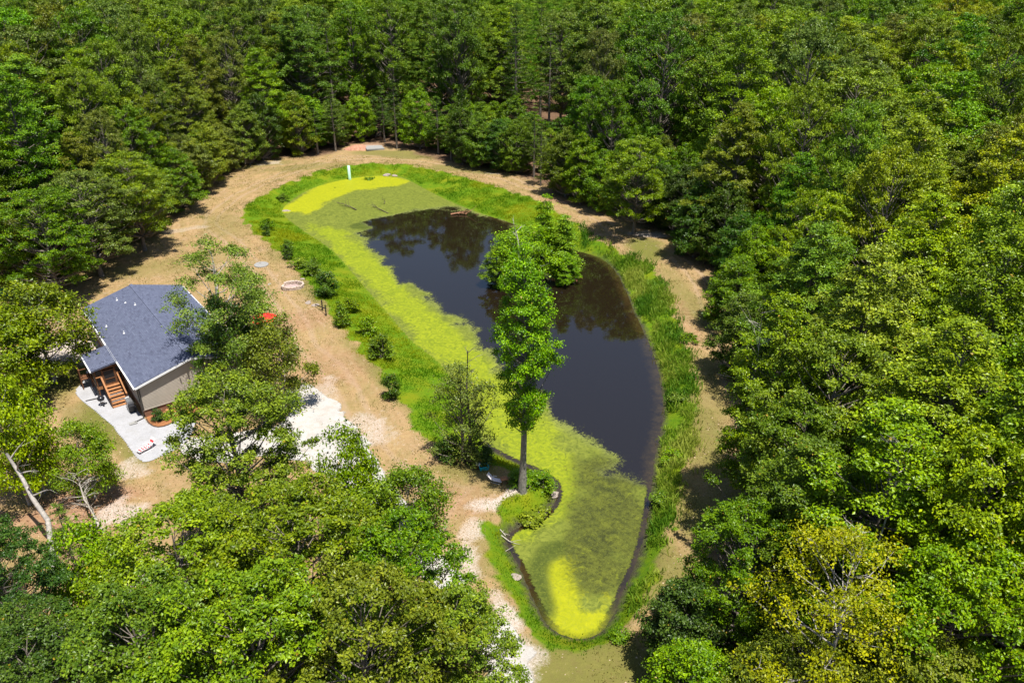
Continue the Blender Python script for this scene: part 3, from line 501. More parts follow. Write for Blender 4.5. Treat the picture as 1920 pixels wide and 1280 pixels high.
# ------------------------------------------------------------------ trees: prototypes
def leaves_mesh(name, Cn, Nn, L, W, rs, lv=None):
    """one folded rhomb per leaf: centre, normal, length"""
    n = len(Cn); Nn = Nn / (np.linalg.norm(Nn, axis=1, keepdims=True) + 1e-9)
    t = rs.normal(size=(n, 3)); t -= (t * Nn).sum(1, keepdims=True) * Nn; t /= np.linalg.norm(t, axis=1, keepdims=True) + 1e-9
    b = np.cross(Nn, t); s = rs.uniform(.65, 1.3, (n, 1)); l = L * s / 2; w = W * s / 2; fd = .22 * w
    V = np.stack([Cn - t * l, Cn + b * w + Nn * fd, Cn + t * l - Nn * fd, Cn - b * w + Nn * fd], 1).reshape(-1, 3)
    i = np.arange(n)[:, None] * 4
    F = np.concatenate([i + [[0, 1, 2]], i + [[0, 2, 3]]], 1).reshape(-1, 3)
    lv = rs.rand(n) if lv is None else lv
    return np_mesh(name, V, F, dict(lv=np.repeat(lv, 4)))

def limb(mb, a, b, r0, r1, rs, sag=.12, n=5, k=4):
    a = np.array(a, float); b = np.array(b, float); L = np.linalg.norm(b - a)
    m = (a + b) / 2 + rs.normal(size=3) * L * .08 + np.array([0, 0, -sag * L])
    pts = [(1 - t) ** 2 * a + 2 * t * (1 - t) * m + t * t * b for t in np.linspace(0, 1, k + 1)]
    mb.tube(pts, list(np.linspace(r0, r1, k + 1)), n, cap=False); return pts

PROFILE = {   # radius of the crown along its height
    'dome': lambda t: np.sqrt(np.clip(1 - ((t - .38) / .64) ** 2, 0, 1)),
    'oval': lambda t: np.clip(np.sin(np.pi * np.clip(t * .93 + .07, 0, 1)) ** .62, 0, 1),
    'cone': lambda t: np.clip(1.04 - t, 0, 1) ** .85 * np.clip(t * 9 + .35, 0, 1),
    'full': lambda t: np.clip(1 - t ** 2.1, 0, 1) ** .7 * np.clip(.55 + t * 1.6, 0, 1),
    'spire': lambda t: np.clip(1 - np.clip((t - .18) / .84, 0, 1) ** 1.7, 0, 1) ** .8 * np.clip(.6 + t * 2.2, 0, 1),
    'column': lambda t: np.clip(1 - ((t - .45) / .62) ** 4, 0, 1),
}
def broadleaf(seed, H, Rm, cb, nclump, nspray, nleaf, L, prof, rc=1.0, trunk_r=.22, lobes=.22, shell=.45, spray=.34, droop=.0, lean=(0, 0), fork=False):
    rs = np.random.RandomState(seed); pf = PROFILE[prof]; ch = H * (1 - cb)
    ph = rs.uniform(0, 6.28, 4); am = rs.uniform(.3, 1, 4); kk = rs.choice([1, 2, 3, 5], 4)
    Cc = []; tries = 0; sep = rc * .95
    while len(Cc) < nclump and tries < nclump * 60:
        tries += 1; t = rs.rand() ** .9; a = rs.uniform(0, 6.283)
        lob = 1 + lobes * sum(am[i] * math.sin(kk[i] * a + ph[i] + t * 4 * (i % 2)) for i in range(4)) / 1.6
        r = Rm * float(pf(np.array(t))) * lob * (1 - shell * rs.rand() ** 1.6)
        p = np.array([r * math.cos(a) + lean[0] * t * ch, r * math.sin(a) + lean[1] * t * ch, cb * H + t * ch])
        if all(np.linalg.norm(p - q) > sep * (1 if tries < nclump * 25 else .6) for q in Cc): Cc.append(p)
    Cc = np.array(Cc)
    mb = MB(); wob = rs.normal(size=2) * .25
    tp = [np.array([wob[0] * math.sin(z * 3) + lean[0] * max(0, z - cb) / (1 - cb + 1e-6) * ch, wob[1] * math.sin(z * 2.3) + lean[1] * max(0, z - cb) / (1 - cb + 1e-6) * ch, z * H]) for z in np.linspace(0, .93, 9)]
    tr = list(trunk_r * (1 - np.linspace(0, 1, 9) ** 1.1 * .88)); tr[0] *= 1.35
    mb.tube(tp, tr, 8, cap=False)
    def on_trunk(z):
        f = np.clip(z / H / .93 * 8, 0, 7.99); i = int(f); return tp[i] + (tp[i + 1] - tp[i]) * (f - i), tr[i] + (tr[i + 1] - tr[i]) * (f - i)
    LC = []; LN = []
    for c in Cc:
        d = math.hypot(c[0], c[1]); o, orad = on_trunk(max(cb * H * .8, c[2] - d * rs.uniform(.45, .9) - .3))
        pts = limb(mb, o, c, max(.025, min(orad * .55, .035 + .018 * np.linalg.norm(c - o))), .015, rs)
        cdir = c - np.array([lean[0] * .5 * ch, lean[1] * .5 * ch, (cb + .42 * (1 - cb)) * H]); cdir /= np.linalg.norm(cdir) + 1e-6
        rr = rc * rs.uniform(.75, 1.3)
        u = rs.normal(size=(nspray, 3)); u /= np.linalg.norm(u, axis=1, keepdims=True)
        u[:, 2] = np.where(u[:, 2] < -.25, -u[:, 2] * .5, u[:, 2])
        sp = c + u * rr * rs.uniform(.45, 1.0, (nspray, 1)) * np.array([1, 1, .72])
        for s_, uu in zip(sp[: nspray // 4], u): limb(mb, c, s_, .014, .006, rs, .05, 3, 2)
        sn = u * .55 + cdir * .35 + np.array([0, 0, .75])
        q = rs.normal(size=(nspray, nleaf, 3)) * spray * rr / 1.0 * np.array([1, 1, .55])
        LC.append((sp[:, None] + q).reshape(-1, 3)); nn = sn[:, None] + rs.normal(size=(nspray, nleaf, 3)) * .75
        LN.append(nn.reshape(-1, 3))
    LC = np.concatenate(LC); LN = np.concatenate(LN)
    lv = np.repeat(rs.rand(len(LC) // nleaf), nleaf) * .55 + rs.rand(len(LC)) * .45; lv = np.clip((lv - .5) * 1.25 + .5, 0, .98); lv[rs.rand(len(lv)) > .994] = 1.0
    if droop: LC[:, 2] -= droop * (np.hypot(LC[:, 0], LC[:, 1]) / Rm) ** 2
    return mb, leaves_mesh("foliage", LC, LN, L, L * .62, rs, lv), H, Rm

def pine(seed, H, Rm, cb, nwh, L=.34, sparse=1.0):
    rs = np.random.RandomState(seed); mb = MB()
    mb.tube([(0, 0, z * H) for z in np.linspace(0, 1, 7)], list(.2 * (1 - np.linspace(0, 1, 7) * .93)), 7, cap=False)
    LC = []; LN = []; T = []
    for w in range(nwh):
        t = (w + rs.rand() * .8) / nwh; z = H * (cb + (1 - cb) * t); r = Rm * (1.03 - t) ** .75 * min(1, .55 + t * 3)
        for b in range(rs.randint(4, 7)):
            a = rs.uniform(0, 6.283); rl = r * rs.uniform(.65, 1.1); tip = np.array([rl * math.cos(a), rl * math.sin(a), z + rl * rs.uniform(.05, .38)])
            pts = limb(mb, (0, 0, z), tip, .035, .012, rs, .05, 3, 3)
            m = max(3, int(rl * 4.2 * sparse))
            for j in range(m):
                f = .3 + .7 * (j + rs.rand()) / m; c = np.array([0, 0, z]) * (1 - f) + tip * f + rs.normal(size=3) * .13 * np.array([1, 1, .6])
                T.append(c)
    T = np.array(T); k = 11
    d = rs.normal(size=(len(T), k, 3)); d[..., 2] = np.abs(d[..., 2]) * .9 + .15; d /= np.linalg.norm(d, axis=2, keepdims=True)
    c = (T[:, None] + d * L * .5).reshape(-1, 3); d = d.reshape(-1, 3); n = len(c)
    x = np.cross(d, rs.normal(size=(n, 3))); x /= np.linalg.norm(x, axis=1, keepdims=True); w = L * .075
    V = np.stack([c - d * L * .5, c + x * w, c + d * L * .5, c - x * w], 1).reshape(-1, 3); i = np.arange(n)[:, None] * 4
    F = np.concatenate([i + [[0, 1, 2]], i + [[0, 2, 3]]], 1).reshape(-1, 3)
    lv = np.repeat(rs.rand(len(T)), k * 4)
    return mb, np_mesh("foliage", V, F, dict(lv=lv)), H, Rm

PROTO = {}
def proto(key, res, bark='bark', leafm='leaf'):
    mb, fol, H, Rm = res
    tm = bpy.data.meshes.new("trunk"); tm.from_pydata(mb.v, [], mb.f); tm.update(); tm.materials.append(M[bark])
    tm.polygons.foreach_set("use_smooth", np.ones(len(tm.polygons), bool))
    fol.materials.append(M[leafm]); PROTO[key] = (tm, fol, H, Rm)
for i in range(3): proto('oak%d' % i, broadleaf(20 + i, 15, 5, .2, 118, 13, 30, .19, 'dome', .88, .26, lobes=.34, shell=.55, spray=.21))
for i in range(3): proto('tall%d' % i, broadleaf(40 + i, 20, 4.2, .14, 150, 13, 28, .18, 'spire', .82, .26, lobes=.38, shell=.55, spray=.21))
for i in range(3): proto('edge%d' % i, broadleaf(60 + i, 9, 3.4, .05, 96, 12, 26, .18, 'full', .76, .14, shell=.45, spray=.22, lobes=.34))
for i in range(3): proto('pine%d' % i, pine(80 + i, 17, 2.5, .3, 17), 'bark', 'needle')
for i in range(2): proto('bush%d' % i, broadleaf(90 + i, 1.6, .8, .06, 16, 8, 20, .13, 'full', .34, .03, shell=.5))
proto('sapling', broadleaf(95, 2.2, .6, .1, 20, 6, 16, .12, 'cone', .28, .025))
proto('weed', broadleaf(97, 1.0, .6, .05, 10, 7, 16, .15, 'dome', .3, .02))
proto('poplar', broadleaf(101, 18, 2.5, .30, 150, 12, 21, .17, 'oval', .66, .35, lobes=.36, shell=.75, spray=.30), 'bark_grey')
proto('houseoak', broadleaf(105, 13.5, 4.6, .28, 46, 16, 30, .18, 'dome', 1.05, .24, lobes=.55, shell=.3, spray=.24), 'bark_pale')
proto('willow', broadleaf(108, 7.5, 2.4, .04, 64, 9, 15, .15, 'full', .6, .12, shell=.85, lobes=.45), 'bark')
proto('yellow', broadleaf(111, 14, 4.4, .3, 74, 11, 22, .15, 'oval', .95, .2, shell=.65, spray=.24), 'bark_pale')
proto('cedar', broadleaf(114, 8.5, 1.5, .04, 54, 11, 24, .15, 'cone', .5, .10, shell=.5, lobes=.2))
proto('round', broadleaf(117, 8, 3.0, .2, 44, 13, 26, .22, 'dome', .95, .14, lobes=.3), 'bark_pale')

def jit(c, s=.08): return tuple(max(0.0, x * rnd.uniform(1 - s, 1 + s)) for x in c)
def tree(name, kind, x, y, H, Rm, col, label, cat='tree', group=None, rz=None, z=None):
    tm, fol, H0, R0 = PROTO[kind]
    o = thing(name, (x, y, gz(x, y) - .05 if z is None else z), label, cat, group, rnd.uniform(0, 6.28) if rz is None else rz)
    o.scale = (Rm / R0, Rm / R0, H / H0)
    link('trunk', tm, None, o); c = link('crown', fol, None, o); c.color = (*col, 1)
    return o
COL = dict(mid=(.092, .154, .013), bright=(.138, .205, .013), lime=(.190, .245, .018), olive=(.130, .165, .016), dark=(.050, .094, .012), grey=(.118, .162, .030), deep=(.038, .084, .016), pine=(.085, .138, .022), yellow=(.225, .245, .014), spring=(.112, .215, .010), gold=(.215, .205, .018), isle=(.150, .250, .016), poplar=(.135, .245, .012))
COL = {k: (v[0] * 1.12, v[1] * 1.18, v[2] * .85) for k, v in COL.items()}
TREES = []                                    # (x, y, R) of every tree set so far
for kind, x, y, H, Rm, ck, name, label, grp in HERO:
    tree(name, kind, x, y, H, Rm, jit(COL[ck], .04), label, 'shrub' if name == 'shrub' else 'tree', grp)
    TREES.append((x, y, Rm))

# edge and inner rows that follow the clearing outline, then the inside of the woods
cl = np.asarray(clear_p); cl_c = np.roll(cl, -1, 0); seg = np.linalg.norm(cl_c - cl, axis=1); cum = np.concatenate([[0], np.cumsum(seg)])
def along(s):
    s = s % cum[-1]; i = min(int(np.searchsorted(cum, s, 'right') - 1), len(cl) - 1); t = (s - cum[i]) / (seg[i] + 1e-9)
    p = cl[i] + (cl_c[i] - cl[i]) * t; d = (cl_c[i] - cl[i]) / (seg[i] + 1e-9); n = np.array([d[1], -d[0]])
    if sdist(np.array([p + n * .5]), cl)[0] < 0: n = -n
    return p, n
def free(x, y, r, k=.62): return all((x - a) ** 2 + (y - b) ** 2 > ((r + c) * k) ** 2 for a, b, c in TREES)
NOFILL = [np.asarray(p) for p in NO_FILL]
def banned(x, y): return any(sdist(np.array([[x, y]]), p)[0] < 0 for p in NOFILL)
def side(x, y):
    return 'far' if y > 104 and x > -44 and x < 17 else ('west' if x < 0 else 'east')
FILL = []
_ON = 'first second third fourth fifth sixth seventh eighth ninth tenth eleventh twelfth thirteenth fourteenth fifteenth sixteenth seventeenth eighteenth nineteenth'.split()
_TN = ['twenty', 'thirty', 'forty', 'fifty', 'sixty', 'seventy', 'eighty', 'ninety']
def ordinal(n): return _ON[n - 1] if n < 20 else (_TN[n // 10 - 2][:-1] + 'ieth' if n % 10 == 0 else _TN[n // 10 - 2] + ' ' + _ON[n % 10 - 1])
for row, (off, step, h0, h1, r0, r1) in enumerate([(.3, 3.5, 6.5, 10.5, 2.6, 3.5), (3.6, 4.0, 13, 18, 3.3, 4.3), (5.2, 3.4, 5, 8.5, 2.4, 3.2), (8.0, 4.6, 18, 23, 3.8, 4.8), (11.5, 3.6, 6, 9, 2.6, 3.4)]):
    low = row in (2, 4); row = (0, 1, 0, 2, 0)[row]
    s = 0
    while s < cum[-1]:
        p, n = along(s); s += step * rnd.uniform(.8, 1.25)
        q = p + n * (off + rnd.uniform(-.7, 1.0) + (2.0 if p[0] > 8 and p[1] < 88 else 0) + (1.0 if p[1] > 120 and row == 0 else 0)); r = rnd.uniform(r0, r1)
        x, y = q
        if y < 47 or y > 150 or (x < -34 and y < 76) or abs(x) > 74 or banned(x, y) or not free(x, y, r, .30 if low else (.5 if y > 90 or x < 0 else .58)) or (low and (y < 96 or x < -40)): continue
        FILL.append((row, x, y, rnd.uniform(h0, h1) * (1.08 if y > 104 else 1), r)); TREES.append((x, y, r))
tries = 0; inner = 0
while tries < 9000 and inner < 190:
    tries += 1; y = rnd.uniform(24, 172); hw = (y * .887 + 12) * .70 + 4
    x = rnd.uniform(-hw, hw)
    if sdist(np.array([[x, y]]), cl)[0] < 13 or (x < 0 and y < 78) or banned(x, y): continue
    r = rnd.uniform(4.8, 6.8) if y > 80 else rnd.uniform(4.0, 5.2)
    if not free(x, y, r, .57): continue
    FILL.append((3, x, y, rnd.uniform(17, 22) + (3.5 if y > 85 else 0), r)); TREES.append((x, y, r)); inner += 1
cnt = {}
ROWTXT = {0: 'low bushy tree', 1: 'mid height tree', 2: 'tall tree'}
for row, x, y, H, r in sorted(FILL, key=lambda f: (f[0], f[1] if side(f[1], f[2]) == 'far' else (f[1] / (f[2] + 16) if f[0] == 3 else f[2]))):
    sd = side(x, y); u = rnd.random()
    if sd == 'far':
        kind = rnd.choice(['pine0', 'pine1', 'pine2'] if u < (.22 if row < 2 else .30) else (['edge0', 'edge1', 'edge2'] if row == 0 else ['oak0', 'oak1', 'oak2', 'oak1', 'tall0', 'tall2']))
        ck = rnd.choice(['mid', 'dark', 'mid', 'bright', 'bright'] if row < 2 else ['mid', 'bright', 'bright', 'mid', 'bright', 'grey'])
    elif sd == 'west':
        kind = rnd.choice(['edge0', 'edge1', 'edge2'] if row == 0 else (['oak0', 'oak1', 'oak2', 'tall1'] if u < .85 else ['pine0', 'pine1']))
        ck = rnd.choice(['grey', 'mid', 'grey', 'bright', 'bright', 'olive'])
    else:
        kind = rnd.choice(['edge0', 'edge1', 'edge2'] if row == 0 else (['tall0', 'tall1', 'oak1', 'oak0', 'oak2'] if u < .93 else ['pine2', 'pine1']))
        ck = rnd.choice(['mid', 'bright', 'bright', 'lime', 'olive'] if y < 95 else ['mid', 'lime', 'bright', 'bright', 'grey'])
        if row == 0: ck = rnd.choice(['mid', 'bright', 'dark', 'mid'])
    pn = kind.startswith('pine'); sp = 'pine' if pn else 'leafy tree'
    if pn: r *= .72; ck = 'pine'
    tone = {'mid': 'mid green', 'bright': 'bright green', 'lime': 'lime green', 'olive': 'olive green', 'dark': 'dark green', 'grey': 'greyish green', 'deep': 'deep green', 'pine': 'feathery'}[ck]
    where = {'far': 'beyond the far end of the pond', 'west': 'in the woods behind the house', 'east': 'in the woods across the pond'}[sd]
    k = (sd, row, tone, sp); cnt[k] = cnt.get(k, 0) + 1; nth = ordinal(cnt[k])
    if row == 3:
        lab = f"{nth} {tone} {sp} from the left deep {where}"; grp = f"{tone} {sp}s {where}"
    else:
        rank = {0: 'front edge', 1: 'second rank', 2: 'tall rank'}[row]
        w2 = {'far': 'far bank woods', 'west': 'left hand woods', 'east': 'right hand woods'}[sd]
        frm = {'far': 'from the left', 'west': 'from the near end', 'east': 'from the near end'}[sd]
        lab = f"{nth} {tone} {sp} {frm}, {rank}, {w2}"; grp = f"trees of the {rank}, {w2}"
    tree('pine_tree' if pn else 'leafy_tree', kind, x, y, H, r, jit(COL[ck], .12), lab, 'tree', grp)

# the far woods: too many to count, one object of scattered crowns
fx = []
st = 4.6
for yy in np.arange(150, 330, st):
    hw = (yy * .887 + 14) * .66 + 6
    for xx in np.arange(-hw, hw, st):
        x = xx + rnd.uniform(-2, 2); y = yy + rnd.uniform(-2, 2)
        if y > 172 or free(x, y, 3.6, .55): fx.append((x, y))
fx = np.array(fx); n = len(fx)
pv = np.column_stack([fx, np.full(n, -.3)])
pm = bpy.data.meshes.new("far_forest"); pm.vertices.add(n); pm.vertices.foreach_set("co", pv.astype(np.float32).ravel())
pinezone = sstep(np.abs(fx[:, 0] + 5 + fbm(fx[:, 0] * .05, fx[:, 1] * .05, 2) * 20 - 10), 40, 20)
idx = np.where(R.rand(n) < .25 + .65 * pinezone, R.randint(0, 2, n), R.randint(2, 4, n)).astype(np.int32)
a = pm.attributes.new("idx", 'INT', 'POINT'); a.data.foreach_set("value", idx)
a = pm.attributes.new("scl", 'FLOAT', 'POINT'); a.data.foreach_set("value", R.uniform(.95, 1.4, n).astype(np.float32))
a = pm.attributes.new("rz", 'FLOAT', 'POINT'); a.data.foreach_set("value", R.uniform(0, 6.28, n).astype(np.float32))
far = tag(link("far_forest", pm), "far pine and hardwood forest stretching away behind the pond", "forest", kind="stuff")
def far_leaf(nm, tint, tr=.2):
    return leaf_mat(nm, tint, tr, rough=.55, spec=.2)
FM = [far_leaf("far_pine", (.14, .25, .030)), far_leaf("far_pine_pale", (.19, .31, .034)), far_leaf("far_hardwood", (.15, .25, .020)), far_leaf("far_hardwood_pale", (.20, .30, .024))]
ng = bpy.data.node_groups.new("far_forest_scatter", 'GeometryNodeTree')
ng.interface.new_socket("Geometry", in_out='INPUT', socket_type='NodeSocketGeometry'); ng.interface.new_socket("Geometry", in_out='OUTPUT', socket_type='NodeSocketGeometry')
gi = ng.nodes.new("NodeGroupInput"); go = ng.nodes.new("NodeGroupOutput")
ip = ng.nodes.new("GeometryNodeInstanceOnPoints"); gj = ng.nodes.new("GeometryNodeGeometryToInstance")
src = {}
for ob in C.objects:
    if ob.name.startswith('crown') and ob.data.name not in src: src[ob.data.name] = ob
names = [PROTO['pine0'][1].name, PROTO['pine1'][1].name, PROTO['oak1'][1].name, PROTO['tall1'][1].name]
for i, nm in reversed(list(enumerate(names))):
    oi = ng.nodes.new("GeometryNodeObjectInfo"); oi.inputs[0].default_value = src[nm]; oi.transform_space = 'ORIGINAL'
    sm = ng.nodes.new("GeometryNodeSetMaterial"); sm.inputs["Material"].default_value = FM[i]
    ng.links.new(oi.outputs["Geometry"], sm.inputs[0]); ng.links.new(sm.outputs[0], gj.inputs[0])
def gattr(nm, ty):
    nd = ng.nodes.new("GeometryNodeInputNamedAttribute"); nd.data_type = ty; nd.inputs[0].default_value = nm
    return nd.outputs[0]
cx = ng.nodes.new("ShaderNodeCombineXYZ"); ng.links.new(gattr("rz", 'FLOAT'), cx.inputs[2])
ng.links.new(gi.outputs[0], ip.inputs["Points"]); ng.links.new(gj.outputs[0], ip.inputs["Instance"]); ip.inputs["Pick Instance"].default_value = True
ng.links.new(gattr("idx", 'INT'), ip.inputs["Instance Index"]); ng.links.new(cx.outputs[0], ip.inputs["Rotation"]); ng.links.new(gattr("scl", 'FLOAT'), ip.inputs["Scale"])
ng.links.new(ip.outputs[0], go.inputs[0])
md = far.modifiers.new("scatter", 'NODES'); md.node_group = ng

# ------------------------------------------------------------------ grass on the banks
def blades(name, Pts, hmin, hmax, wid, mat, label, nb=3, lvpow=1.0, spread=.16, lean=.5):
    n = len(Pts); rs = np.random.RandomState(len(name) + n)
    B = np.repeat(np.column_stack([Pts, ground_z(Pts) - .02]), nb, 0) + np.column_stack([rs.normal(size=(n * nb, 2)) * spread, np.zeros(n * nb)])
    hs = np.repeat(rs.uniform(hmin, hmax, n) * (.45 + 1.9 * fbm(Pts[:, 0] * .6 + 9, Pts[:, 1] * .6, 3) ** 1.5), nb) * rs.uniform(.7, 1.2, n * nb); a = rs.uniform(0, 6.283, n * nb)
    d = np.column_stack([np.cos(a), np.sin(a), np.zeros(n * nb)]); ln = rs.uniform(.1, lean, n * nb)[:, None]; b2 = rs.uniform(0, 6.283, n * nb)
    ld = np.column_stack([np.cos(b2), np.sin(b2), np.zeros(n * nb)]); w = wid * rs.uniform(.6, 1.3, n * nb)[:, None]
    m = B + ld * hs[:, None] * ln * .4 + np.array([0, 0, 1]) * hs[:, None] * .6; tip = B + ld * hs[:, None] * ln + np.array([0, 0, 1]) * hs[:, None]
    V = np.stack([B - d * w * .6, B + d * w * .6, m + d * w, tip, m - d * w], 1).reshape(-1, 3); i = np.arange(n * nb)[:, None] * 5
    F = np.concatenate([i + [[0, 1, 2]], i + [[0, 2, 4]], i + [[4, 2, 3]]], 1).reshape(-1, 3)
    pn = fbm(Pts[:, 0] * .22, Pts[:, 1] * .22, 3); lv = np.clip(np.repeat((pn - .5) * 2.4 + .5 + rs.normal(size=n) * .16, nb), 0, 1)
    return tag(link(name, np_mesh(name, V, F, dict(lv=np.repeat(lv, 5))), mat), label, "grass", kind="stuff")
def grass_mat(name, a, b, c):
    t = NT(name); lv = t.attr("lv"); col = t.mix(t.rng(lv, .15, .6), a, b); col = t.mix(t.rng(lv, .6, .95), col, c)
    p = t.pbr(col, .55, .25); tr = t.n("BsdfTranslucent"); t.set(tr.inputs[0], col); mx = t.n("MixShader"); mx.inputs[0].default_value = .5
    t.t.links.new(p, mx.inputs[1]); t.t.links.new(tr.outputs[0], mx.inputs[2]); return t.done(mx.outputs[0])
bx0, by0 = bank_p.min(0) - 1; bx1, by1 = bank_p.max(0) + 1
G = np.column_stack([R.uniform(bx0, bx1, 260000), R.uniform(by0, by1, 260000)])
gdb = sdist(G, bank_p) + (fbm(G[:, 0] * .8 + 40, G[:, 1] * .8, 3) - .5) * 2.0; gdw = sdist(G, water_p)
k = (gdb < R.uniform(-.9, .5, len(G))) & (fbm(G[:, 0] * .45 + 70, G[:, 1] * .45, 4) > .30 + .12 * R.rand(len(G))) & (gdw > .35 + .4 * R.rand(len(G))); G = G[k]; gdb = gdb[k]; gdw = gdw[k]
east = G[:, 0] > 9 + (G[:, 1] < 60) * -2
sel = R.rand(len(G)) < .95
blades("bank_grass", G[~east & sel], .07, .20, .028, grass_mat("bank_grass", (.11, .26, .004), (.25, .38, .005), (.40, .42, .007)), "lush green and yellow grass covering the pond banks")
blades("tall_bank_weeds", G[east & sel], .22, .62, .04, grass_mat("bank_weeds", (.09, .22, .012), (.21, .34, .02), (.36, .42, .06)), "tall green weeds on the bank along the mown strip", 4, spread=.2, lean=.8)
G2 = np.column_stack([R.uniform(-60, 30, 150000), R.uniform(26, 138, 150000)]); dc2 = sdist(G2, clear_p)
keep = (dc2 < 1) & (sdist(G2, bank_p) > -.3) & (sdist(G2, smooth_poly(YARD)) > .2) & (sdist(G2, smooth_poly(DRIVE)) > .3) & (sdist(G2, HOUSE_FOOT) > .3) & (fbm(G2[:, 0] * .5, G2[:, 1] * .5, 4) > .42 + .25 * (R.rand(len(G2)) - .5))
blades("dry_grass", G2[keep], .05, .15, .022, grass_mat("dry_grass", (.24, .22, .05), (.42, .31, .12), (.52, .40, .20)), "short dry mown grass across the clearing", 2, spread=.12, lean=1.2)

# clods and small stones lying about the clearing
G3 = np.column_stack([R.uniform(-60, 26, 60000), R.uniform(26, 138, 60000)]); d3 = sdist(G3, clear_p)
k3 = (d3 < 0) & (sdist(G3, bank_p) > .2) & (sdist(G3, HOUSE_FOOT) > .3) & (sdist(G3, smooth_poly(YARD)) > 0) & (fbm(G3[:, 0] * .3 + 5, G3[:, 1] * .3, 4) > .52 + .2 * (R.rand(len(G3)) - .5)); G3 = G3[k3]
n = len(G3); s3 = .02 + .07 * R.rand(n) ** 2.5; z3 = ground_z(G3); a3 = R.uniform(0, 6.283, (n, 1)) + np.array([[0, 1.57, 3.14, 4.71]]) + R.uniform(-.4, .4, (n, 4))
bs = np.stack([G3[:, :1] + np.cos(a3) * s3[:, None], G3[:, 1:] + np.sin(a3) * s3[:, None] * .8, np.repeat(z3[:, None] - .01, 4, 1)], 2)
tp3 = np.column_stack([G3 + R.uniform(-.3, .3, (n, 2)) * s3[:, None], z3 + s3 * R.uniform(.4, .8, n)])[:, None]
V3 = np.concatenate([bs, tp3], 1).reshape(-1, 3); i3 = np.arange(n)[:, None] * 5
F3 = np.concatenate([i3 + [[a, (a + 1) % 4, 4]] for a in range(4)], 1).reshape(-1, 3)
tag(link("loose_stones", np_mesh("loose_stones", V3, F3), simple("clods", (.44, .34, .24), .95, .4, 3)), "small stones and dirt clods scattered over the clearing", "stones", kind="stuff")

G4 = np.column_stack([R.uniform(-60, 26, 70000), R.uniform(26, 138, 70000)]); d4 = sdist(G4, clear_p)
k4 = (d4 < 2) & (sdist(G4, bank_p) > -.2) & (sdist(G4, HOUSE_FOOT) > .3) & (sdist(G4, smooth_poly(YARD)) > .1) & (sdist(G4, smooth_poly(DRIVE)) > .1)
k4 &= fbm(G4[:, 0] * .35 + 31, G4[:, 1] * .35 + 3, 4) + .10 * sstep(d4, -5, 1) + .12 * sstep(sdist(G4, bank_p), 2.5, 0) > .62 + .1 * (R.rand(len(G4)) - .5)
blades("clearing_weeds", G4[k4], .04, .13, .025, grass_mat("clearing_weeds", (.17, .20, .03), (.27, .28, .05), (.38, .32, .12)), "patchy low weeds along the edges of the dry clearing", 4, spread=.14, lean=1.0)

# ------------------------------------------------------------------ house
# local frame: x across the gable (0..8.6), y along the eaves (0..18), z up
M['siding'] = simple("siding", (.40, .355, .30), .6, .06, 3)
M['white_trim'] = simple("white_trim", (.80, .81, .83), .45, .05, 3)
M['dark_trim'] = simple("dark_trim", (.055, .050, .045), .5, .2, 5)
M['porch_wood'] = simple("porch_wood", (.34, .155, .065), .7, .25, 6)
M['porch_wood_dark'] = simple("porch_wood_dark", (.15, .068, .032), .75, .25, 6)
M['screen'] = simple("screen", (.022, .022, .024), .4, .2, 20)
M['glass'] = simple("window_glass", (.03, .035, .045), .06, .2, 3, .6)
M['metal_grey'] = simple("grey_metal", (.45, .46, .48), .35, .1, 8, .5, .7)
M['black'] = simple("black_enamel", (.018, .018, .022), .25, .2, 8, .5)
M['white_plastic'] = simple("white_plastic", (.80, .80, .80), .4, .06, 5)
def roof_mat():
    t = NT("roof_shingles"); g = t.objco()
    b = t.n("TexBrick"); b.offset = .5
    mp = t.n("Mapping"); t.set(mp.inputs["Vector"], g); mp.inputs["Rotation"].default_value = (0, 0, math.pi / 2)
    t.set(b.inputs["Vector"], mp.outputs[0])
    for k, v in (("Scale", 1.0), ("Mortar Size", .006), ("Brick Width", .33), ("Row Height", .1434), ("Bias", 0.0)): b.inputs[k].default_value = v
    t.set(b.inputs["Color1"], (.048, .055, .092)); t.set(b.inputs["Color2"], (.122, .138, .206)); t.set(b.inputs["Mortar"], (.05, .055, .08))
    n = t.noise(2.2, 4, .6, g); n2 = t.noise(60, 2, .6, g)
    c = t.mix(t.rng(n, .35, .65), b.outputs[0], (.088, .101, .156)); c = t.mix(t.rng(n2, .4, .7, 0, .25), c, (.14, .16, .22))
    return t.done(t.pbr(c, .85, .25, 0, t.bump(n2, .3, .01)))
M['roof'] = roof_mat()
def brick_mat():
    t = NT("brick_skirt"); g = t.objco(); sp = t.n("SeparateXYZ"); t.set(sp.inputs[0], g)
    cb_ = t.n("CombineXYZ"); t.set(cb_.inputs[0], t.math('ADD', sp.outputs[0], sp.outputs[1])); t.set(cb_.inputs[1], sp.outputs[2])
    b = t.n("TexBrick"); t.set(b.inputs["Vector"], cb_.outputs[0])
    for k, v in (("Scale", 1.0), ("Mortar Size", .008), ("Brick Width", .21), ("Row Height", .075)): b.inputs[k].default_value = v
    t.set(b.inputs["Color1"], (.17, .065, .035)); t.set(b.inputs["Color2"], (.28, .12, .06)); t.set(b.inputs["Mortar"], (.30, .22, .17))
    return t.done(t.pbr(b.outputs[0], .85, .2, 0, t.bump(b.outputs["Fac"], -.5, .01)))
M['brick'] = brick_mat()
HX, HY, HA = -29.85, 54.7, math.radians(37)
house = thing("house", (HX, HY, 0), "tan sided single storey house with a dark blue grey shingle roof", "house", None, HA)
W, L, ZF, ZE, OV = 8.6, 18.0, .78, 3.12, .32
RISE = 1.15; ZR = ZE + RISE
def hpart(mb, name, mat, parent=None): return mb.build(name, M[mat], parent or house)
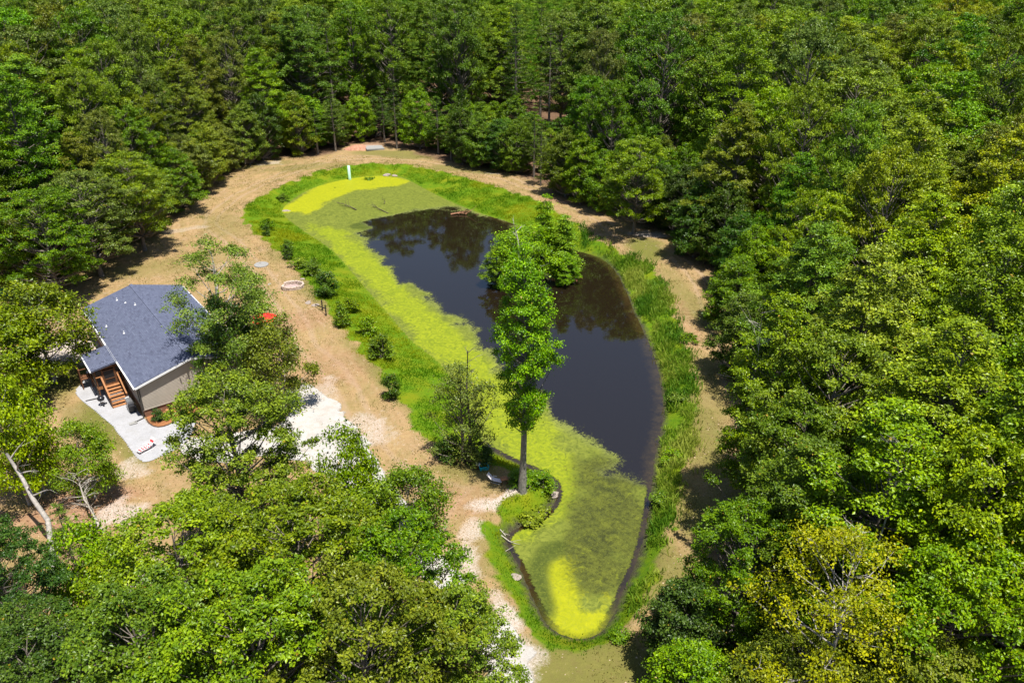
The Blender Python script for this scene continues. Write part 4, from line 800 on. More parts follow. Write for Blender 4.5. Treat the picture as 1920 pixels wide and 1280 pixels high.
# brick skirt
mb = MB(); th = .12
mb.box((W / 2, th / 2 + .02, ZF / 2), (W - .04, th, ZF)); mb.box((W / 2, L - th / 2 - .02, ZF / 2), (W - .04, th, ZF))
mb.box((th / 2 + .02, L / 2, ZF / 2), (th, L - .3, ZF)); mb.box((W - th / 2 - .02, L / 2, ZF / 2), (th, L - .3, ZF))
skirt = hpart(mb, "brick_skirt", 'brick')
for x in (.75, 3.3, 5.9):
    v = MB(); v.box((x, .012, .56), (.42, .03, .2)); 
    for k in range(4): v.box((x, -.004, .49 + .045 * k), (.38, .012, .012))
    v.build("foundation_vent", M['dark_trim'], house)
# lap siding: every board a sloping face
BH = .125
def siding_wall(a, b, nrm, z0, z1, gable=None):
    mb = MB(); a = np.array([*a, 0.]); b = np.array([*b, 0.]); nrm = np.array([*nrm, 0.]); Ln = np.linalg.norm(b - a); d = (b - a) / Ln
    z = z0
    ztop = z1 if gable is None else z1 + gable
    while z < ztop - .01:
        zt = min(z + BH, ztop); s0, s1 = 0, Ln
        if zt > z1 and gable:
            f = (min(zt, ztop) - z1) / gable; s0, s1 = Ln / 2 * f, Ln - Ln / 2 * f
            if s1 - s0 < .1: break
        e = np.array([0, 0, 1.0])
        p = [a + d * s0 + nrm * .03 + e * z, a + d * s1 + nrm * .03 + e * z, a + d * s1 + nrm * .008 + e * zt, a + d * s0 + nrm * .008 + e * zt]
        q = [a + d * s0 + nrm * .008 + e * z, a + d * s1 + nrm * .008 + e * z]
        mb.add(p, [(0, 1, 2, 3)]); mb.add([q[0], q[1], p[1], p[0]], [(0, 1, 2, 3)])
        z += BH
    return mb
hpart(siding_wall((0, 0), (W, 0), (0, -1), ZF, ZE, RISE), "siding_wall", 'siding')
hpart(siding_wall((W, L), (0, L), (0, 1), ZF, ZE, RISE), "siding_wall", 'siding')
hpart(siding_wall((0, L), (0, 0), (-1, 0), ZF, ZE), "siding_wall", 'siding')
hpart(siding_wall((W, 0), (W, L), (1, 0), ZF, ZE), "siding_wall", 'siding')
core = MB(); core.box((W / 2, L / 2, (ZF + ZE) / 2), (W - .01, L - .01, ZE - ZF)); 
core.add([(0.02, .0, ZE), (W - .02, .0, ZE), (W / 2, .0, ZR - .03), (0.02, L, ZE), (W - .02, L, ZE), (W / 2, L, ZR - .03)], [(0, 1, 2), (5, 4, 3)])
hpart(core, "inner_wall", 'siding')
mb = MB(); mb.box((W / 2, -.022, ZF - .03), (W + .1, .05, .07)); hpart(mb, "base_trim", 'siding')
for x, y in ((-.005, -.005), (W + .005, -.005), (-.005, L + .005), (W + .005, L + .005)):
    m_ = MB(); m_.box((x, y, (ZF + ZE) / 2), (.10, .10, ZE - ZF)); hpart(m_, "corner_trim", 'dark_trim')
# roof: stepped shingle courses on two slopes
sl_ang = math.atan2(RISE, W / 2); ncs = 32
def slope(side):
    mb = MB(); hw = W / 2 + OV; n = np.array([-math.sin(sl_ang), 0, math.cos(sl_ang)])
    for i in range(ncs):
        x0 = -OV + hw * i / ncs; x1 = -OV + hw * (i + 1) / ncs
        f = lambda x: ZE + .06 + RISE * x / (W / 2)
        a = np.array([x0, 0, f(x0)]) + n * .028; b = np.array([x1 + .02, 0, f(x1 + .02)]) + n * .010; c = np.array([x0, 0, f(x0)]) + n * .0
        P = []
        for q in (c, a, b):
            for y in (-OV, L + OV):
                P.append((q[0] if side < 0 else W - q[0], y, q[2]))
        mb.add(P, [(0, 1, 3, 2), (2, 3, 5, 4)] if side > 0 else [(2, 3, 1, 0), (4, 5, 3, 2)])
    x0 = -OV; x1 = W / 2; f = lambda x: ZE + .05 + RISE * x / (W / 2)
    P = [(x if side < 0 else W - x, y, f(x) + dz) for dz in (0, -.14) for x, y in ((x0, -OV + .02), (x1, -OV + .02), (x1, L + OV - .02), (x0, L + OV - .02))]
    mb.add(P, [(4, 5, 6, 7), (0, 1, 5, 4), (2, 3, 7, 6), (3, 0, 4, 7)])
    return mb
for sd in (-1, 1): hpart(slope(sd), "roof_slope", 'roof')
mb = MB()
for i in range(60):
    y = -OV + (L + 2 * OV) * (i + .5) / 60; mb.box((W / 2, y, ZR + .085), (.30, (L + 2 * OV) / 60 + .03, .03), (.06, 0, 0))
hpart(mb, "ridge_cap", 'roof')
for y in (-OV - .015, L + OV + .015):
    for s in (-1, 1):
        m_ = MB(); x0 = -OV if s < 0 else W + OV; m_.bar((x0, y, ZE - .06 - RISE * OV / (W / 2)), (W / 2, y, ZR - .06 + .02), .035, .17); hpart(m_, "rake_trim", 'white_trim')
for x in (-OV - .06, W + OV + .06):
    zc = ZE - RISE * OV / (W / 2) - .0
    g_ = MB()
    prof = [(-.06, .06), (-.05, -.06), (.05, -.06), (.055, .06), (.045, .06), (.04, -.05), (-.042, -.05), (-.052, .06)]
    V = [(x + a, y, zc + b) for y in (-OV, L + OV) for a, b in prof]; k = len(prof)
    g_.add(V, [(i, (i + 1) % k, k + (i + 1) % k, k + i) for i in range(k)] + [tuple(range(k))[::-1], tuple(range(k, 2 * k))])
    hpart(g_, "gutter", 'white_trim')
# downspout at the near corner with its ground extension
d_ = MB(); d_.tube([(-.12, .12, ZE - .25), (-.10, .10, .35), (-.13, -.05, .1), (-.9, -.25, .07)], .045, 6); hpart(d_, "downspout", 'dark_trim')
# plumbing vents on the near slope
for x, y, h in ((2.5, 16.4, .30), (3.5, 13.6, .28), (1.35, 9.3, .3), (2.95, 15.0, .12), (.5, 12.2, .2)):
    zz = ZE + .06 + RISE * x / (W / 2)
    p = MB(); p.lathe([(.11, 0), (.11, .02), (.05, .05), (.04, .06), (.04, h * .8), (.0, h * .8)], (x, y, zz), 9); hpart(p, "vent_pipe", 'white_plastic')
# windows of the eave wall
for y in (3.0, 12.6, 15.8):
    w = MB(); w.box((-.035, y, 2.05), (.07, 1.0, 1.15)); wo = hpart(w, "window", 'white_trim')
    g_ = MB(); g_.box((-.072, y, 2.33), (.012, .84, .46)); g_.box((-.072, y, 1.77), (.012, .84, .46)); g_.build("pane", M['glass'], wo)
# porch against the eave wall
PX, PY0, PY1, ZD = -2.2, 5.55, 8.75, 1.02
deck = MB(); nb = 15
for i in range(nb):
    y = PY0 + (PY1 - PY0) * (i + .5) / nb; deck.box((PX / 2, y, ZD - .02), (-PX, (PY1 - PY0) / nb - .015, .04))
porch = hpart(deck, "porch", 'porch_wood_dark')
def pp(mb, name, mat='porch_wood_dark'): return mb.build(name, M[mat], porch)
for x, y in ((PX + .05, PY0 + .05), (PX + .05, PY1 - .05), (-.12, PY0 + .05), (-.12, PY1 - .05), (-1.62, PY0 + .05), (-.62, PY0 + .05), (PX + .05, (PY0 + PY1) / 2)):
    m_ = MB(); m_.box((x, y, (2.62) / 2), (.10, .10, 2.62)); pp(m_, "post")
m_ = MB(); m_.box((PX / 2, PY0 + .0, ZD - .14), (-PX, .05, .22)); m_.box((PX, (PY0 + PY1) / 2, ZD - .14), (.05, PY1 - PY0 + .05, .22)); m_.box((PX / 2, PY1, ZD - .14), (-PX, .05, .22)); pp(m_, "rim_board", 'porch_wood')
m_ = MB(); m_.box((PX / 2, PY0 + .06, 2.60), (-PX, .06, .2)); m_.box((PX + .06, (PY0 + PY1) / 2, 2.60), (.06, PY1 - PY0, .2)); pp(m_, "header_beam")
# screens
for x0, x1 in ((PX + .12, -1.70), (-.54, -.18)):
    for z0, z1 in ((ZD + .06, ZD + .80), (ZD + .88, 2.45)):
        s_ = MB(); s_.box(((x0 + x1) / 2, PY0 + .05, (z0 + z1) / 2), (x1 - x0, .012, z1 - z0)); pp(s_, "screen_panel", 'screen')
    s_ = MB(); s_.box(((x0 + x1) / 2, PY0 + .05, ZD + .84), (x1 - x0, .05, .07)); pp(s_, "mid_rail", 'porch_wood')
for y0, y1 in ((PY0 + .12, (PY0 + PY1) / 2 - .06), ((PY0 + PY1) / 2 + .06, PY1 - .12)):
    s_ = MB(); s_.box((PX + .05, (y0 + y1) / 2, (ZD + 2.48) / 2), (.012, y1 - y0, 2.4 - ZD)); pp(s_, "screen_panel", 'screen')
s_ = MB(); s_.box((-1.12, PY0 + .04, (ZD + 2.36) / 2 + .02), (.9, .014, 1.3)); pp(s_, "screen_door", 'screen')
fr = MB()
for x in (-1.55, -.69): fr.box((x, PY0 + .03, ZD + .68), (.07, .05, 1.34))
for z in (ZD + .06, ZD + .52, ZD + 1.32): fr.box((-1.12, PY0 + .03, z), (.79, .05, .07))
pp(fr, "door_frame", 'porch_wood_dark')
# porch roof: lean-to with the same courses
rf = MB(); nc = 16; zi, zo = 3.03, 2.72; xi, xo = -.34, PX - .22
for i in range(nc):
    f0, f1 = i / nc, (i + 1) / nc + .01
    xa, xb = xo + (xi - xo) * f0, xo + (xi - xo) * f1; za, zb = zo + (zi - zo) * f0, zo + (zi - zo) * f1
    P = [(q, y, z) for q, z in ((xa, za), (xa, za + .03), (xb, zb + .012)) for y in (PY0 - .25, PY1 + .2)]
    rf.add(P, [(2, 3, 1, 0), (4, 5, 3, 2)])
P = [(q, y, z - d) for d in (.005, .12) for q, y, z in ((xo, PY0 - .23, zo), (xi, PY0 - .23, zi), (xi, PY1 + .18, zi), (xo, PY1 + .18, zo))]
rf.add(P, [(4, 5, 6, 7), (0, 1, 5, 4), (2, 3, 7, 6), (3, 0, 4, 7), (1, 2, 6, 5)]); pp(rf, "porch_roof", 'roof')
m_ = MB(); m_.box((xo - .05, (PY0 + PY1) / 2 - .02, zo - .04), (.09, PY1 - PY0 + .48, .12)); pp(m_, "porch_gutter", 'white_trim')
m_ = MB(); m_.tube([(xo - .03, PY0 - .12, zo - .1), (PX - .08, PY0 - .05, zo - .35), (PX - .08, PY0 - .05, .25), (PX - .12, PY0 - .08, .1), (PX - 1.15, PY0 + .1, .08)], .045, 6); pp(m_, "porch_downspout", 'dark_trim')
# steps down towards the yard
NT_ = 7; SY0, SY1 = PY0, 3.05; run = (SY0 - SY1) / NT_; rise = ZD / (NT_ + 0)
for i in range(NT_):
    zt = ZD - rise * (i + .55); y = SY0 - run * (i + .5)
    t_ = MB(); t_.box((-1.12, y, zt), (1.22, run - .045, .045), bev=.008); pp(t_, "tread", 'porch_wood')
    r_ = MB(); r_.box((-1.12, y + run / 2 - .01, zt - rise / 2 - .01), (1.16, .02, rise - .07)); pp(r_, "riser", 'porch_wood_dark')
for x in (-1.76, -.48):
    s_ = MB(); s_.add([(x + dx, y, z) for dx in (-.022, .022) for y, z in ((SY0, ZD), (SY0, ZD - .3), (SY1 + .2, 0), (SY1 - .02, 0), (SY1 - .02, .13))], [(4, 3, 2, 1, 0), (5, 6, 7, 8, 9), (0, 1, 6, 5), (1, 2, 7, 6), (2, 3, 8, 7), (3, 4, 9, 8), (4, 0, 5, 9)]); pp(s_, "stringer", 'porch_wood_dark')
    h_ = MB(); h_.bar((x, SY0 - .02, ZD + .90), (x, SY1 + .12, .98), .13, .045); pp(h_, "handrail", 'porch_wood')
    for y, zt, zb in ((SY0 - .05, ZD + .88, ZD - .3), (SY1 + .17, .96, 0)):
        q_ = MB(); q_.box((x, y, (zt + zb) / 2), (.09, .09, zt - zb)); pp(q_, "newel_post", 'porch_wood_dark')
    k_ = MB(); k_.bar((x, SY0 - .05, ZD + .45), (x, SY1 + .17, .5), .045, .09); pp(k_, "lower_rail", 'porch_wood_dark')
for x0, x1 in ((PX + .02, -1.74), (-.50, -.14)):
    h_ = MB(); h_.box(((x0 + x1) / 2, SY0 - .06, ZD + .93), (x1 - x0, .13, .045)); pp(h_, "cap_rail", 'porch_wood')
# small side landing with its own rail on the far side of the porch
m_ = MB(); m_.box((PX - .45, PY1 - .5, ZD - .04), (.85, .95, .06)); pp(m_, "side_landing", 'porch_wood_dark')
for x, y in ((PX - .84, PY1 - .94), (PX - .84, PY1 - .06), (PX - .06, PY1 - .94)):
    m_ = MB(); m_.box((x, y, .98), (.08, .08, 1.96)); pp(m_, "landing_post")
m_ = MB(); m_.box((PX - .84, PY1 - .5, ZD + .92), (.1, .95, .045)); m_.box((PX - .45, PY1 - .94, ZD + .92), (.8, .09, .04)); m_.box((PX - .84, PY1 - .5, ZD + .12), (.05, .85, .08))
for k in range(7): m_.box((PX - .84, PY1 - .88 + .125 * k, ZD + .5), (.035, .035, .8))
pp(m_, "landing_rail", 'porch_wood_dark')
d_ = MB(); d_.box((-.05, 10.8, 1.95), (.07, .95, 2.05)); dr = hpart(d_, "door", 'white_trim')

# ------------------------------------------------------------------ things in the yard
def hw(x, y):
    c, s = math.cos(HA), math.sin(HA); return HX + x * c - y * s, HY + x * s + y * c
def part(mb, name, mat, parent, smooth=False): return mb.build(name, M[mat] if isinstance(mat, str) else mat, parent, smooth)
# kettle grill
x, y = hw(-2.35, 4.15); g = thing("kettle_grill", (x, y, gz(x, y) + .04), "round black kettle grill on the pale gravel left of the porch steps", "grill")
b = MB(); b.lathe([(0, .42), (.14, .44), (.25, .52), (.29, .64), (.28, .64), (.24, .53), (0, .46)], n=18); part(b, "bowl", 'black', g, True)
b = MB(); b.lathe([(.295, .645), (.28, .74), (.2, .83), (.08, .88), (0, .885)], n=18); lid = part(b, "lid", 'black', g, True)
b = MB(); b.tube([(-.06, 0, .88), (-.05, 0, .94), (.05, 0, .94), (.06, 0, .88)], .012, 6); part(b, "handle", 'metal_grey', lid)
for k in range(3):
    a = 2.1 * k + .4; b = MB(); b.tube([(.16 * math.cos(a), .16 * math.sin(a), .48), (.30 * math.cos(a), .30 * math.sin(a), .0)], .014, 6); part(b, "leg", 'metal_grey', g)
b = MB(); b.lathe([(0, .2), (.17, .2), (.17, .22), (0, .22)], n=14); part(b, "ash_pan", 'metal_grey', g)
for s in (-1, 1):
    b = MB(); b.lathe([(0, -.02), (.075, -.02), (.075, .02), (0, .02)], n=12); o = part(b, "wheel", 'black', g); o.rotation_euler = (math.pi / 2, 0, .4); o.location = (.22, s * .22, .075)
# gas barbecue by the wall
x, y = hw(-.62, 1.75); g = thing("gas_barbecue", (x, y, gz(x, y) + .04), "long silver and black gas barbecue along the shaded house wall", "barbecue", None, HA + math.pi / 2)
b = MB(); b.box((0, 0, .42), (.62, .5, .7), bev=.02); part(b, "cabinet", 'black', g)
b = MB(); b.add([(-.34, -.26, .80), (.34, -.26, .80), (.34, .26, .80), (-.34, .26, .80), (-.34, -.22, 1.0), (.34, -.22, 1.0), (.34, .24, 1.08), (-.34, .24, 1.08), (-.34, .02, 1.14), (.34, .02, 1.14)], [(0, 1, 5, 4), (4, 5, 9, 8), (8, 9, 6, 7), (7, 6, 2, 3), (0, 4, 8, 7, 3), (1, 2, 6, 9, 5)]); part(b, "lid", 'metal_grey', g)
b = MB(); b.tube([(-.25, -.27, .95), (-.25, -.32, .95), (.25, -.32, .95), (.25, -.27, .95)], .014, 6); part(b, "handle", 'black', g)
for s in (-1, 1):
    b = MB(); b.box((s * .56, 0, .84), (.40, .44, .035), bev=.008); part(b, "side_shelf", 'metal_grey' if s > 0 else 'black', g)
for s in (-1, 1):
    for t_ in (-1, 1):
        b = MB(); b.box((s * .27, t_ * .21, .04), (.06, .06, .08)); part(b, "wheel", 'black', g)
# gas bottle
x, y = hw(-.42, 3.45); g = thing("gas_bottle", (x, y, gz(x, y) + .04), "white rounded gas bottle standing at the right foot of the steps", "gas bottle")
b = MB(); b.lathe([(.0, 0), (.15, 0), (.15, .04), (.17, .08), (.19, .16), (.19, .36), (.16, .45), (.07, .5), (0, .51)], n=16); part(b, "body", 'white_plastic', g, True)
b = MB(); b.lathe([(.11, .47), (.115, .60), (.10, .60), (.095, .47)], n=12); part(b, "collar", 'white_plastic', g)
b = MB(); b.box((0, 0, .56), (.06, .06, .1)); part(b, "valve", 'metal_grey', g)
x, y = hw(-.55, 2.75); g = thing("folded_chair", (x, y, gz(x, y) + .04), "small folded metal chair leaning between gas bottle and barbecue", "chair", None, HA + .3)
for s in (-1, 1):
    b = MB(); b.tube([(s * .2, -.12, 0), (s * .2, .14, .8)], .013, 6); part(b, "frame_tube", 'metal_grey', g)
b = MB(); b.box((0, .12, .68), (.40, .02, .2), (-.3, 0, 0)); part(b, "backrest", 'white_plastic', g)
b = MB(); b.box((0, .02, .36), (.38, .02, .34), (-.3, 0, 0)); part(b, "seat", 'metal_grey', g)
# splash block at the downspout
x, y = hw(-1.05, -.35); g = thing("splash_block", (x, y, gz(x, y) + .04), "small grey concrete splash block at the end of the corner downspout", "splash block", None, HA)
b = MB(); b.add([(-.3, -.15, 0), (.3, -.2, 0), (.3, .2, 0), (-.3, .15, 0), (-.3, -.15, .07), (.3, -.2, .1), (.3, .2, .1), (-.3, .15, .07), (-.3, -.1, .03), (.25, -.15, .05), (.25, .15, .05), (-.3, .1, .03)], [(0, 3, 2, 1), (0, 1, 5, 4), (1, 2, 6, 5), (2, 3, 7, 6), (4, 5, 9, 8), (5, 6, 10, 9), (6, 7, 11, 10), (8, 9, 10, 11), (3, 0, 4, 8, 11, 7)]); part(b, "trough", simple("concrete", (.27, .265, .255), .9, .15, 9), g)
M['concrete'] = bpy.data.materials["concrete"]
# loungers
M['sling_white'] = simple("sling_white", (.78, .70, .70), .7, .05, 9)
M['sling_red'] = simple("sling_red", (.60, .05, .06), .7, .1, 9)
def lounge(name, x, y, rz, label, stripes, sc=1.0):
    g = thing(name, (x, y, gz(x, y) + .04), label, "lounge chair", None, rz); g.scale = (sc,) * 3
    pr = [(-.95, .30), (-.45, .30), (.0, .27), (.35, .33), (.9, .92)]
    n = 13; px_ = np.interp(np.linspace(0, 1, n + 1), np.linspace(0, 1, 5), [p[0] for p in pr]); pz_ = np.interp(np.linspace(0, 1, n + 1), np.linspace(0, 1, 5), [p[1] for p in pr])
    for i in range(n):
        b = MB(); a = (px_[i] + .008, 0, pz_[i]); c = (px_[i + 1] - .008, 0, pz_[i + 1]); b.bar(a, c, .56, .02)
        part(b, "sling_strip", 'sling_red' if stripes and i % 2 else 'sling_white', g)
    for s in (-1, 1):
        b = MB(); b.tube([(p[0], s * .30, p[1]) for p in pr], .018, 6); part(b, "side_rail", 'white_plastic', g)
        b = MB(); b.tube([(-.75, s * .30, .3), (-.75, s * .30, 0), (.4, s * .30, 0), (.45, s * .30, .42)], .016, 6); part(b, "leg_frame", 'white_plastic', g)
        b = MB(); b.box((.12, s * .34, .52), (.5, .06, .03)); b.bar((.3, s * .34, .5), (.3, s * .32, .3), .03); part(b, "armrest", 'white_plastic', g)
P_LOUNGE = (-27.92, 50.25)
P_POND = (-1.23, 46.28)
P_TABLE = (-0.58, 46.16)
P_TUB = (-2.09, 47.81)
P_BUCKET = (-2.48, 47.88)
P_RING = (-24.36, 81.29)
P_COVER = (-29.65, 87.73)
P_SLAB = (-24.74, 142.96)
P_BLOCK = (-50.11, 90.66)
P_MOUND = (-27.62, 142.96)
P_UMB = (-23.99, 69.32)
P_COOL = (-24.01, 70.96)
P_POT = (-28.13, 55.29)
P_POT2 = (-28.47, 55.94)
P_POSTA = (-19.75, 75.18)
P_POSTB = (-19.10, 73.90)
P_TARP = (-54.73, 79.54)
P_PIPE = (-26.52, 127.74)
P_ROOT = (5.72, 85.58)
LEAN = [(-28.39, 37.10, 0.00), (-28.75, 38.13, 1.00), (-29.19, 39.25, 2.40), (-30.12, 39.85, 3.60), (-30.90, 40.57, 4.80), (-31.93, 41.35, 6.00)]
DEADT = [(-27.64, 41.55, 0.00), (-27.94, 41.85, 0.80), (-28.39, 42.05, 1.80), (-28.64, 42.45, 2.80), (-28.64, 42.65, 3.80)]
SNAG = [(0.72, 82.78, -0.60), (0.77, 82.78, 3.00), (0.72, 82.78, 4.50), (0.52, 82.78, 5.60), (0.12, 82.88, 6.90)]
WSTEM = [(-3.22, 49.21, -0.50), (-3.12, 49.31, 3.00), (-3.27, 49.41, 6.00), (-3.12, 49.51, 9.00)]
TWIGS = [([(15.34, 44.18, 6.50), (15.54, 44.18, 11.50), (15.44, 44.48, 14.70)], 1.2, 'bare grey twigs standing above the tree beside the mown strip'),
  ([(14.83, 26.61, 4.50), (15.03, 26.61, 9.50), (14.93, 26.91, 12.70)], 0.9, 'bare twigs poking out of the yellowing tree top'),
  ([(17.10, 28.80, 7.50), (17.30, 28.80, 12.50), (17.20, 29.10, 15.70)], 1.1, 'bare forked grey branch in the canopy above the yellowing tree')]
LOGS = [('fallen_branch', [(-47.50, 114.89, 0.15), (-47.44, 116.70, 0.50), (-47.43, 119.09, 1.20)], 0.12, 0.05, 'pale fallen branch propped at the left forest edge', 'dead_wood', 1, 4, 0.7),
  ('floating_branch', [(-22.72, 111.92, -1.10), (-23.65, 112.86, -1.00), (-24.84, 113.82, -0.90), (-26.09, 114.90, -1.00)], 0.09, 0.03, 'dark branch lying in the far algae left', 'wet_wood', 2, 6, 1.5),
  ('floating_branch', [(-17.84, 110.37, -1.15), (-19.30, 112.02, -1.05), (-20.73, 113.72, -0.95)], 0.08, 0.03, 'longer dark branch lying in the far algae', 'wet_wood', 3, 5, 1),
  ('floating_branch', [(-19.07, 114.70, -1.10), (-18.94, 115.05, -0.80), (-19.29, 114.88, -0.50)], 0.07, 0.03, 'short hooked stick poking out of the far algae', 'wet_wood', 4, 2, 0.5),
  ('drifted_log', [(-8.80, 109.74, -1.10), (-7.67, 110.16, -1.00), (-6.51, 109.83, -1.05)], 0.14, 0.07, 'drifted brush at the dark water edge beyond the island', 'root', 5, 9, 1.2),
  ('shore_log', [(-0.72, 41.63, -0.90), (-0.18, 41.22, -1.05), (0.18, 41.13, -1.15)], 0.035, 0.02, 'weathered stick sliding into the lower algae', 'dead_wood', 6, 2, 0.4),
  ('shore_log', [(-0.80, 41.99, -0.70), (-0.43, 41.70, -1.00)], 0.035, 0.02, 'short pale stick on the lower shore', 'dead_wood', 7, 2, 0.4),
  ('shore_log', [(-0.70, 40.33, -0.90), (-0.28, 40.15, -1.10)], 0.04, 0.02, 'pale stub of wood on the mud of the lower shore', 'dead_wood', 8, 2, 0.4),
  ('fallen_branch', [(-28.16, 41.44, 0.10), (-27.36, 41.05, 0.20), (-26.71, 40.83, 0.30)], 0.06, 0.03, 'pale fallen limb at the foot of the bleached tree', 'dead_wood', 9, 5, 0.8)]
ROCKS = [(-32.90, 111.62, 1.3, 'large pale rock nearest the bright algae tip', 'pale rocks along the far shore'),
  (-32.52, 113.87, 1.1, 'pale rock second from the bright algae tip', 'pale rocks along the far shore'),
  (-32.19, 116.47, 1.2, 'pale rock in the middle of the far shore row', 'pale rocks along the far shore'),
  (-31.76, 119.17, 1, 'pale flat rock high in the far shore row', 'pale rocks along the far shore'),
  (-31.38, 121.13, 1.3, 'pale long rock ending the far shore row', 'pale rocks along the far shore'),
  (-27.44, 122.37, 0.8, 'small tan rock left of the green standpipe', None),
  (-20.82, 130.18, 1.2, 'tan rock on the far rim right of the standpipe', None),
  (-19.45, 129.86, 0.9, 'smaller tan rock on the far rim beside the tan one', None),
  (1.22, 43.22, 0.8, 'pale rock in the inner curve of the peninsula shore', None),
  (1.88, 42.37, 0.7, 'pale rock under the yellow clump of the peninsula', None),
  (3.07, 46.16, 0.7, 'tan rock at the tip of the peninsula', None),
  (0.20, 37.67, 0.7, 'tan rock on the lower left shore', None),
  (-27.29, 82.48, 0.5, 'pale stone just left of the fire ring', None),
  (-23.82, 83.55, 0.5, 'white stone on the bank right of the fire ring', None),
  (-21.67, 77.04, 0.7, 'pale flat stone at the grass edge below the fire ring', None),
  (-20.76, 76.50, 0.7, 'pale flat stone next to the dark post', None)]

lounge("lounge_chair", *P_LOUNGE, .95, "red and white striped lounge chair lying on the gravel yard", True, .78)
lounge("lounge_chair", *P_POND, -.35 + math.pi, "white and pink lounge chair facing the pond near the poplar trunk", False, .62)
# side table near it
g = thing("side_table", (*P_TABLE, gz(*P_TABLE)), "little brown side table in the shade beside the pond lounge chair", "table", None, .3)
b = MB(); b.box((0, 0, .42), (.5, .45, .035), bev=.008); part(b, "table_top", 'porch_wood', g)
for s in (-1, 1):
    for t_ in (-1, 1):
        b = MB(); b.box((s * .2, t_ * .17, .2), (.04, .04, .40)); part(b, "leg", 'porch_wood_dark', g)
# teal tub and fishing gear
M['teal'] = simple("teal_plastic", (.03, .42, .50), .4, .08, 6)
g = thing("plastic_tub", (*P_TUB, gz(*P_TUB)), "open teal plastic tub on the bare ground by the pond", "tub", None, .25)
b = MB(); o_, i_ = (.36, .28), (.30, .22)
V = [(s * a, t_ * c, z) for (a, c), z in ((tuple(q * .85 for q in o_), 0), (o_, .30), (i_, .30), (tuple(q * .85 for q in i_), .04)) for s, t_ in ((-1, -1), (1, -1), (1, 1), (-1, 1))]
b.add(V, [(3, 2, 1, 0)] + [(k * 4 + j, k * 4 + (j + 1) % 4, k * 4 + 4 + (j + 1) % 4, k * 4 + 4 + j) for k in range(3) for j in range(4)] + [(12, 13, 14, 15)]); part(b, "tub_shell", 'teal', g)
b = MB(); b.box((0, 0, .16), (.5, .36, .02)); part(b, "dark_opening", 'black', g)  # black sheet set inside as the tub's dark opening
g = thing("tackle_bucket", (*P_BUCKET, gz(*P_BUCKET)), "small brown bucket with a white lid left of the teal tub", "bucket")
b = MB(); b.lathe([(0, 0), (.14, 0), (.17, .34), (0, .34)], n=14); part(b, "bucket_body", 'porch_wood_dark', g, True)
b = MB(); b.lathe([(0, .43), (.12, .42), (.18, .37), (.18, .345), (0, .345)], n=14); part(b, "lid", 'white_plastic', g, True)
b = MB(); b.tube([(-.17, 0, .3), (-.3, 0, .1), (-.34, .0, .02)], .012, 5); part(b, "handle", 'metal_grey', g)
# stone fire ring
M['stone'] = simple("pale_stone", (.50, .40, .33), .9, .3, 7)
M['ash'] = simple("ash", (.36, .27, .25), .95, .35, 5)
g = thing("fire_ring", (*P_RING, gz(*P_RING)), "low oval ring of pale stones around a fire pit above the bank", "fire pit", None, .15)
stm = []
for k in range(5):
    sx, sy, sz = .26 + .03 * k, .20, .20; me = MB(); rs = np.random.RandomState(k)
    me.box((0, 0, 0), (sx, sy, sz), bev=.04); V = np.array(me.v) + rs.normal(size=(len(me.v), 3)) * .012; m2 = bpy.data.meshes.new("stone"); m2.from_pydata([tuple(v) for v in V], [], me.f); m2.update(); m2.materials.append(M['stone']); stm.append(m2)
nst = 22
for row in range(2):
    for k in range(nst):
        a = 6.2832 * (k + .5 * row) / nst; rx, ry = 1.15, .95
        if row == 1 and k in (9, 10, 11): continue
        o = link("stone", stm[(k * 3 + row) % 5], None, g); o.location = (rx * math.cos(a), ry * math.sin(a), .12 + .2 * row + rnd.uniform(-.015, .015)); o.rotation_euler = (rnd.uniform(-.08, .08), rnd.uniform(-.08, .08), a + math.pi / 2 + rnd.uniform(-.1, .1))
b = MB(); b.lathe([(0, .07), (.6, .06), (1.05, .03)], n=20); b.v = [(x, y * .82, z) for x, y, z in b.v]; part(b, "ash_bed", 'ash', g)
# round concrete cover, slabs, clay mound
g = MB(); g.lathe([(.0, .10), (.78, .09), (.84, .05), (.84, -.1)], (0, 0, 0), 24); o = g.build("concrete_cover", M['concrete']); o.location = (*P_COVER, gz(*P_COVER)); tag(o, "flat pale concrete cover in the dry grass behind the house oak", "concrete cover")
def slab(name, p, d, rz, label, tilt=0.0):
    b = MB(); b.box((0, 0, d[2] / 2), d, bev=.04); o = b.build(name, M['concrete']); o.location = (*p, gz(*p)); o.rotation_euler = (0, tilt, rz); return tag(o, label, "slab")
slab("concrete_slab", P_SLAB, (3.2, 2.4, .3), .35, "pale grey flat slab lying on the red clay at the far forest edge", .04)
slab("concrete_slab", P_BLOCK, (1.3, 1.0, .45), .5, "grey concrete block at the forest edge behind the house")
b = MB(); rs = np.random.RandomState(3); n = 12
V = [(0, 0, .75)] + [(r * 2.6 * math.cos(a) * rs.uniform(.85, 1.15), r * 1.4 * math.sin(a) * rs.uniform(.85, 1.15), h * rs.uniform(.8, 1.2)) for r, h in ((.35, .66), (.7, .35), (1.05, -.1)) for a in np.linspace(0, 6.283, n, endpoint=False)]
F = [(0, 1 + j, 1 + (j + 1) % n) for j in range(n)] + [(1 + i * n + j, 1 + (i + 1) * n + j, 1 + (i + 1) * n + (j + 1) % n, 1 + i * n + (j + 1) % n) for i in range(2) for j in range(n)]
b.add(V, F); o = b.build("clay_mound", simple("red_clay", (.40, .20, .13), .95, .35, 3), None, True); o.location = (*P_MOUND, gz(*P_MOUND)); tag(o, "mound of reddish clay spoil at the far forest edge", "mound")
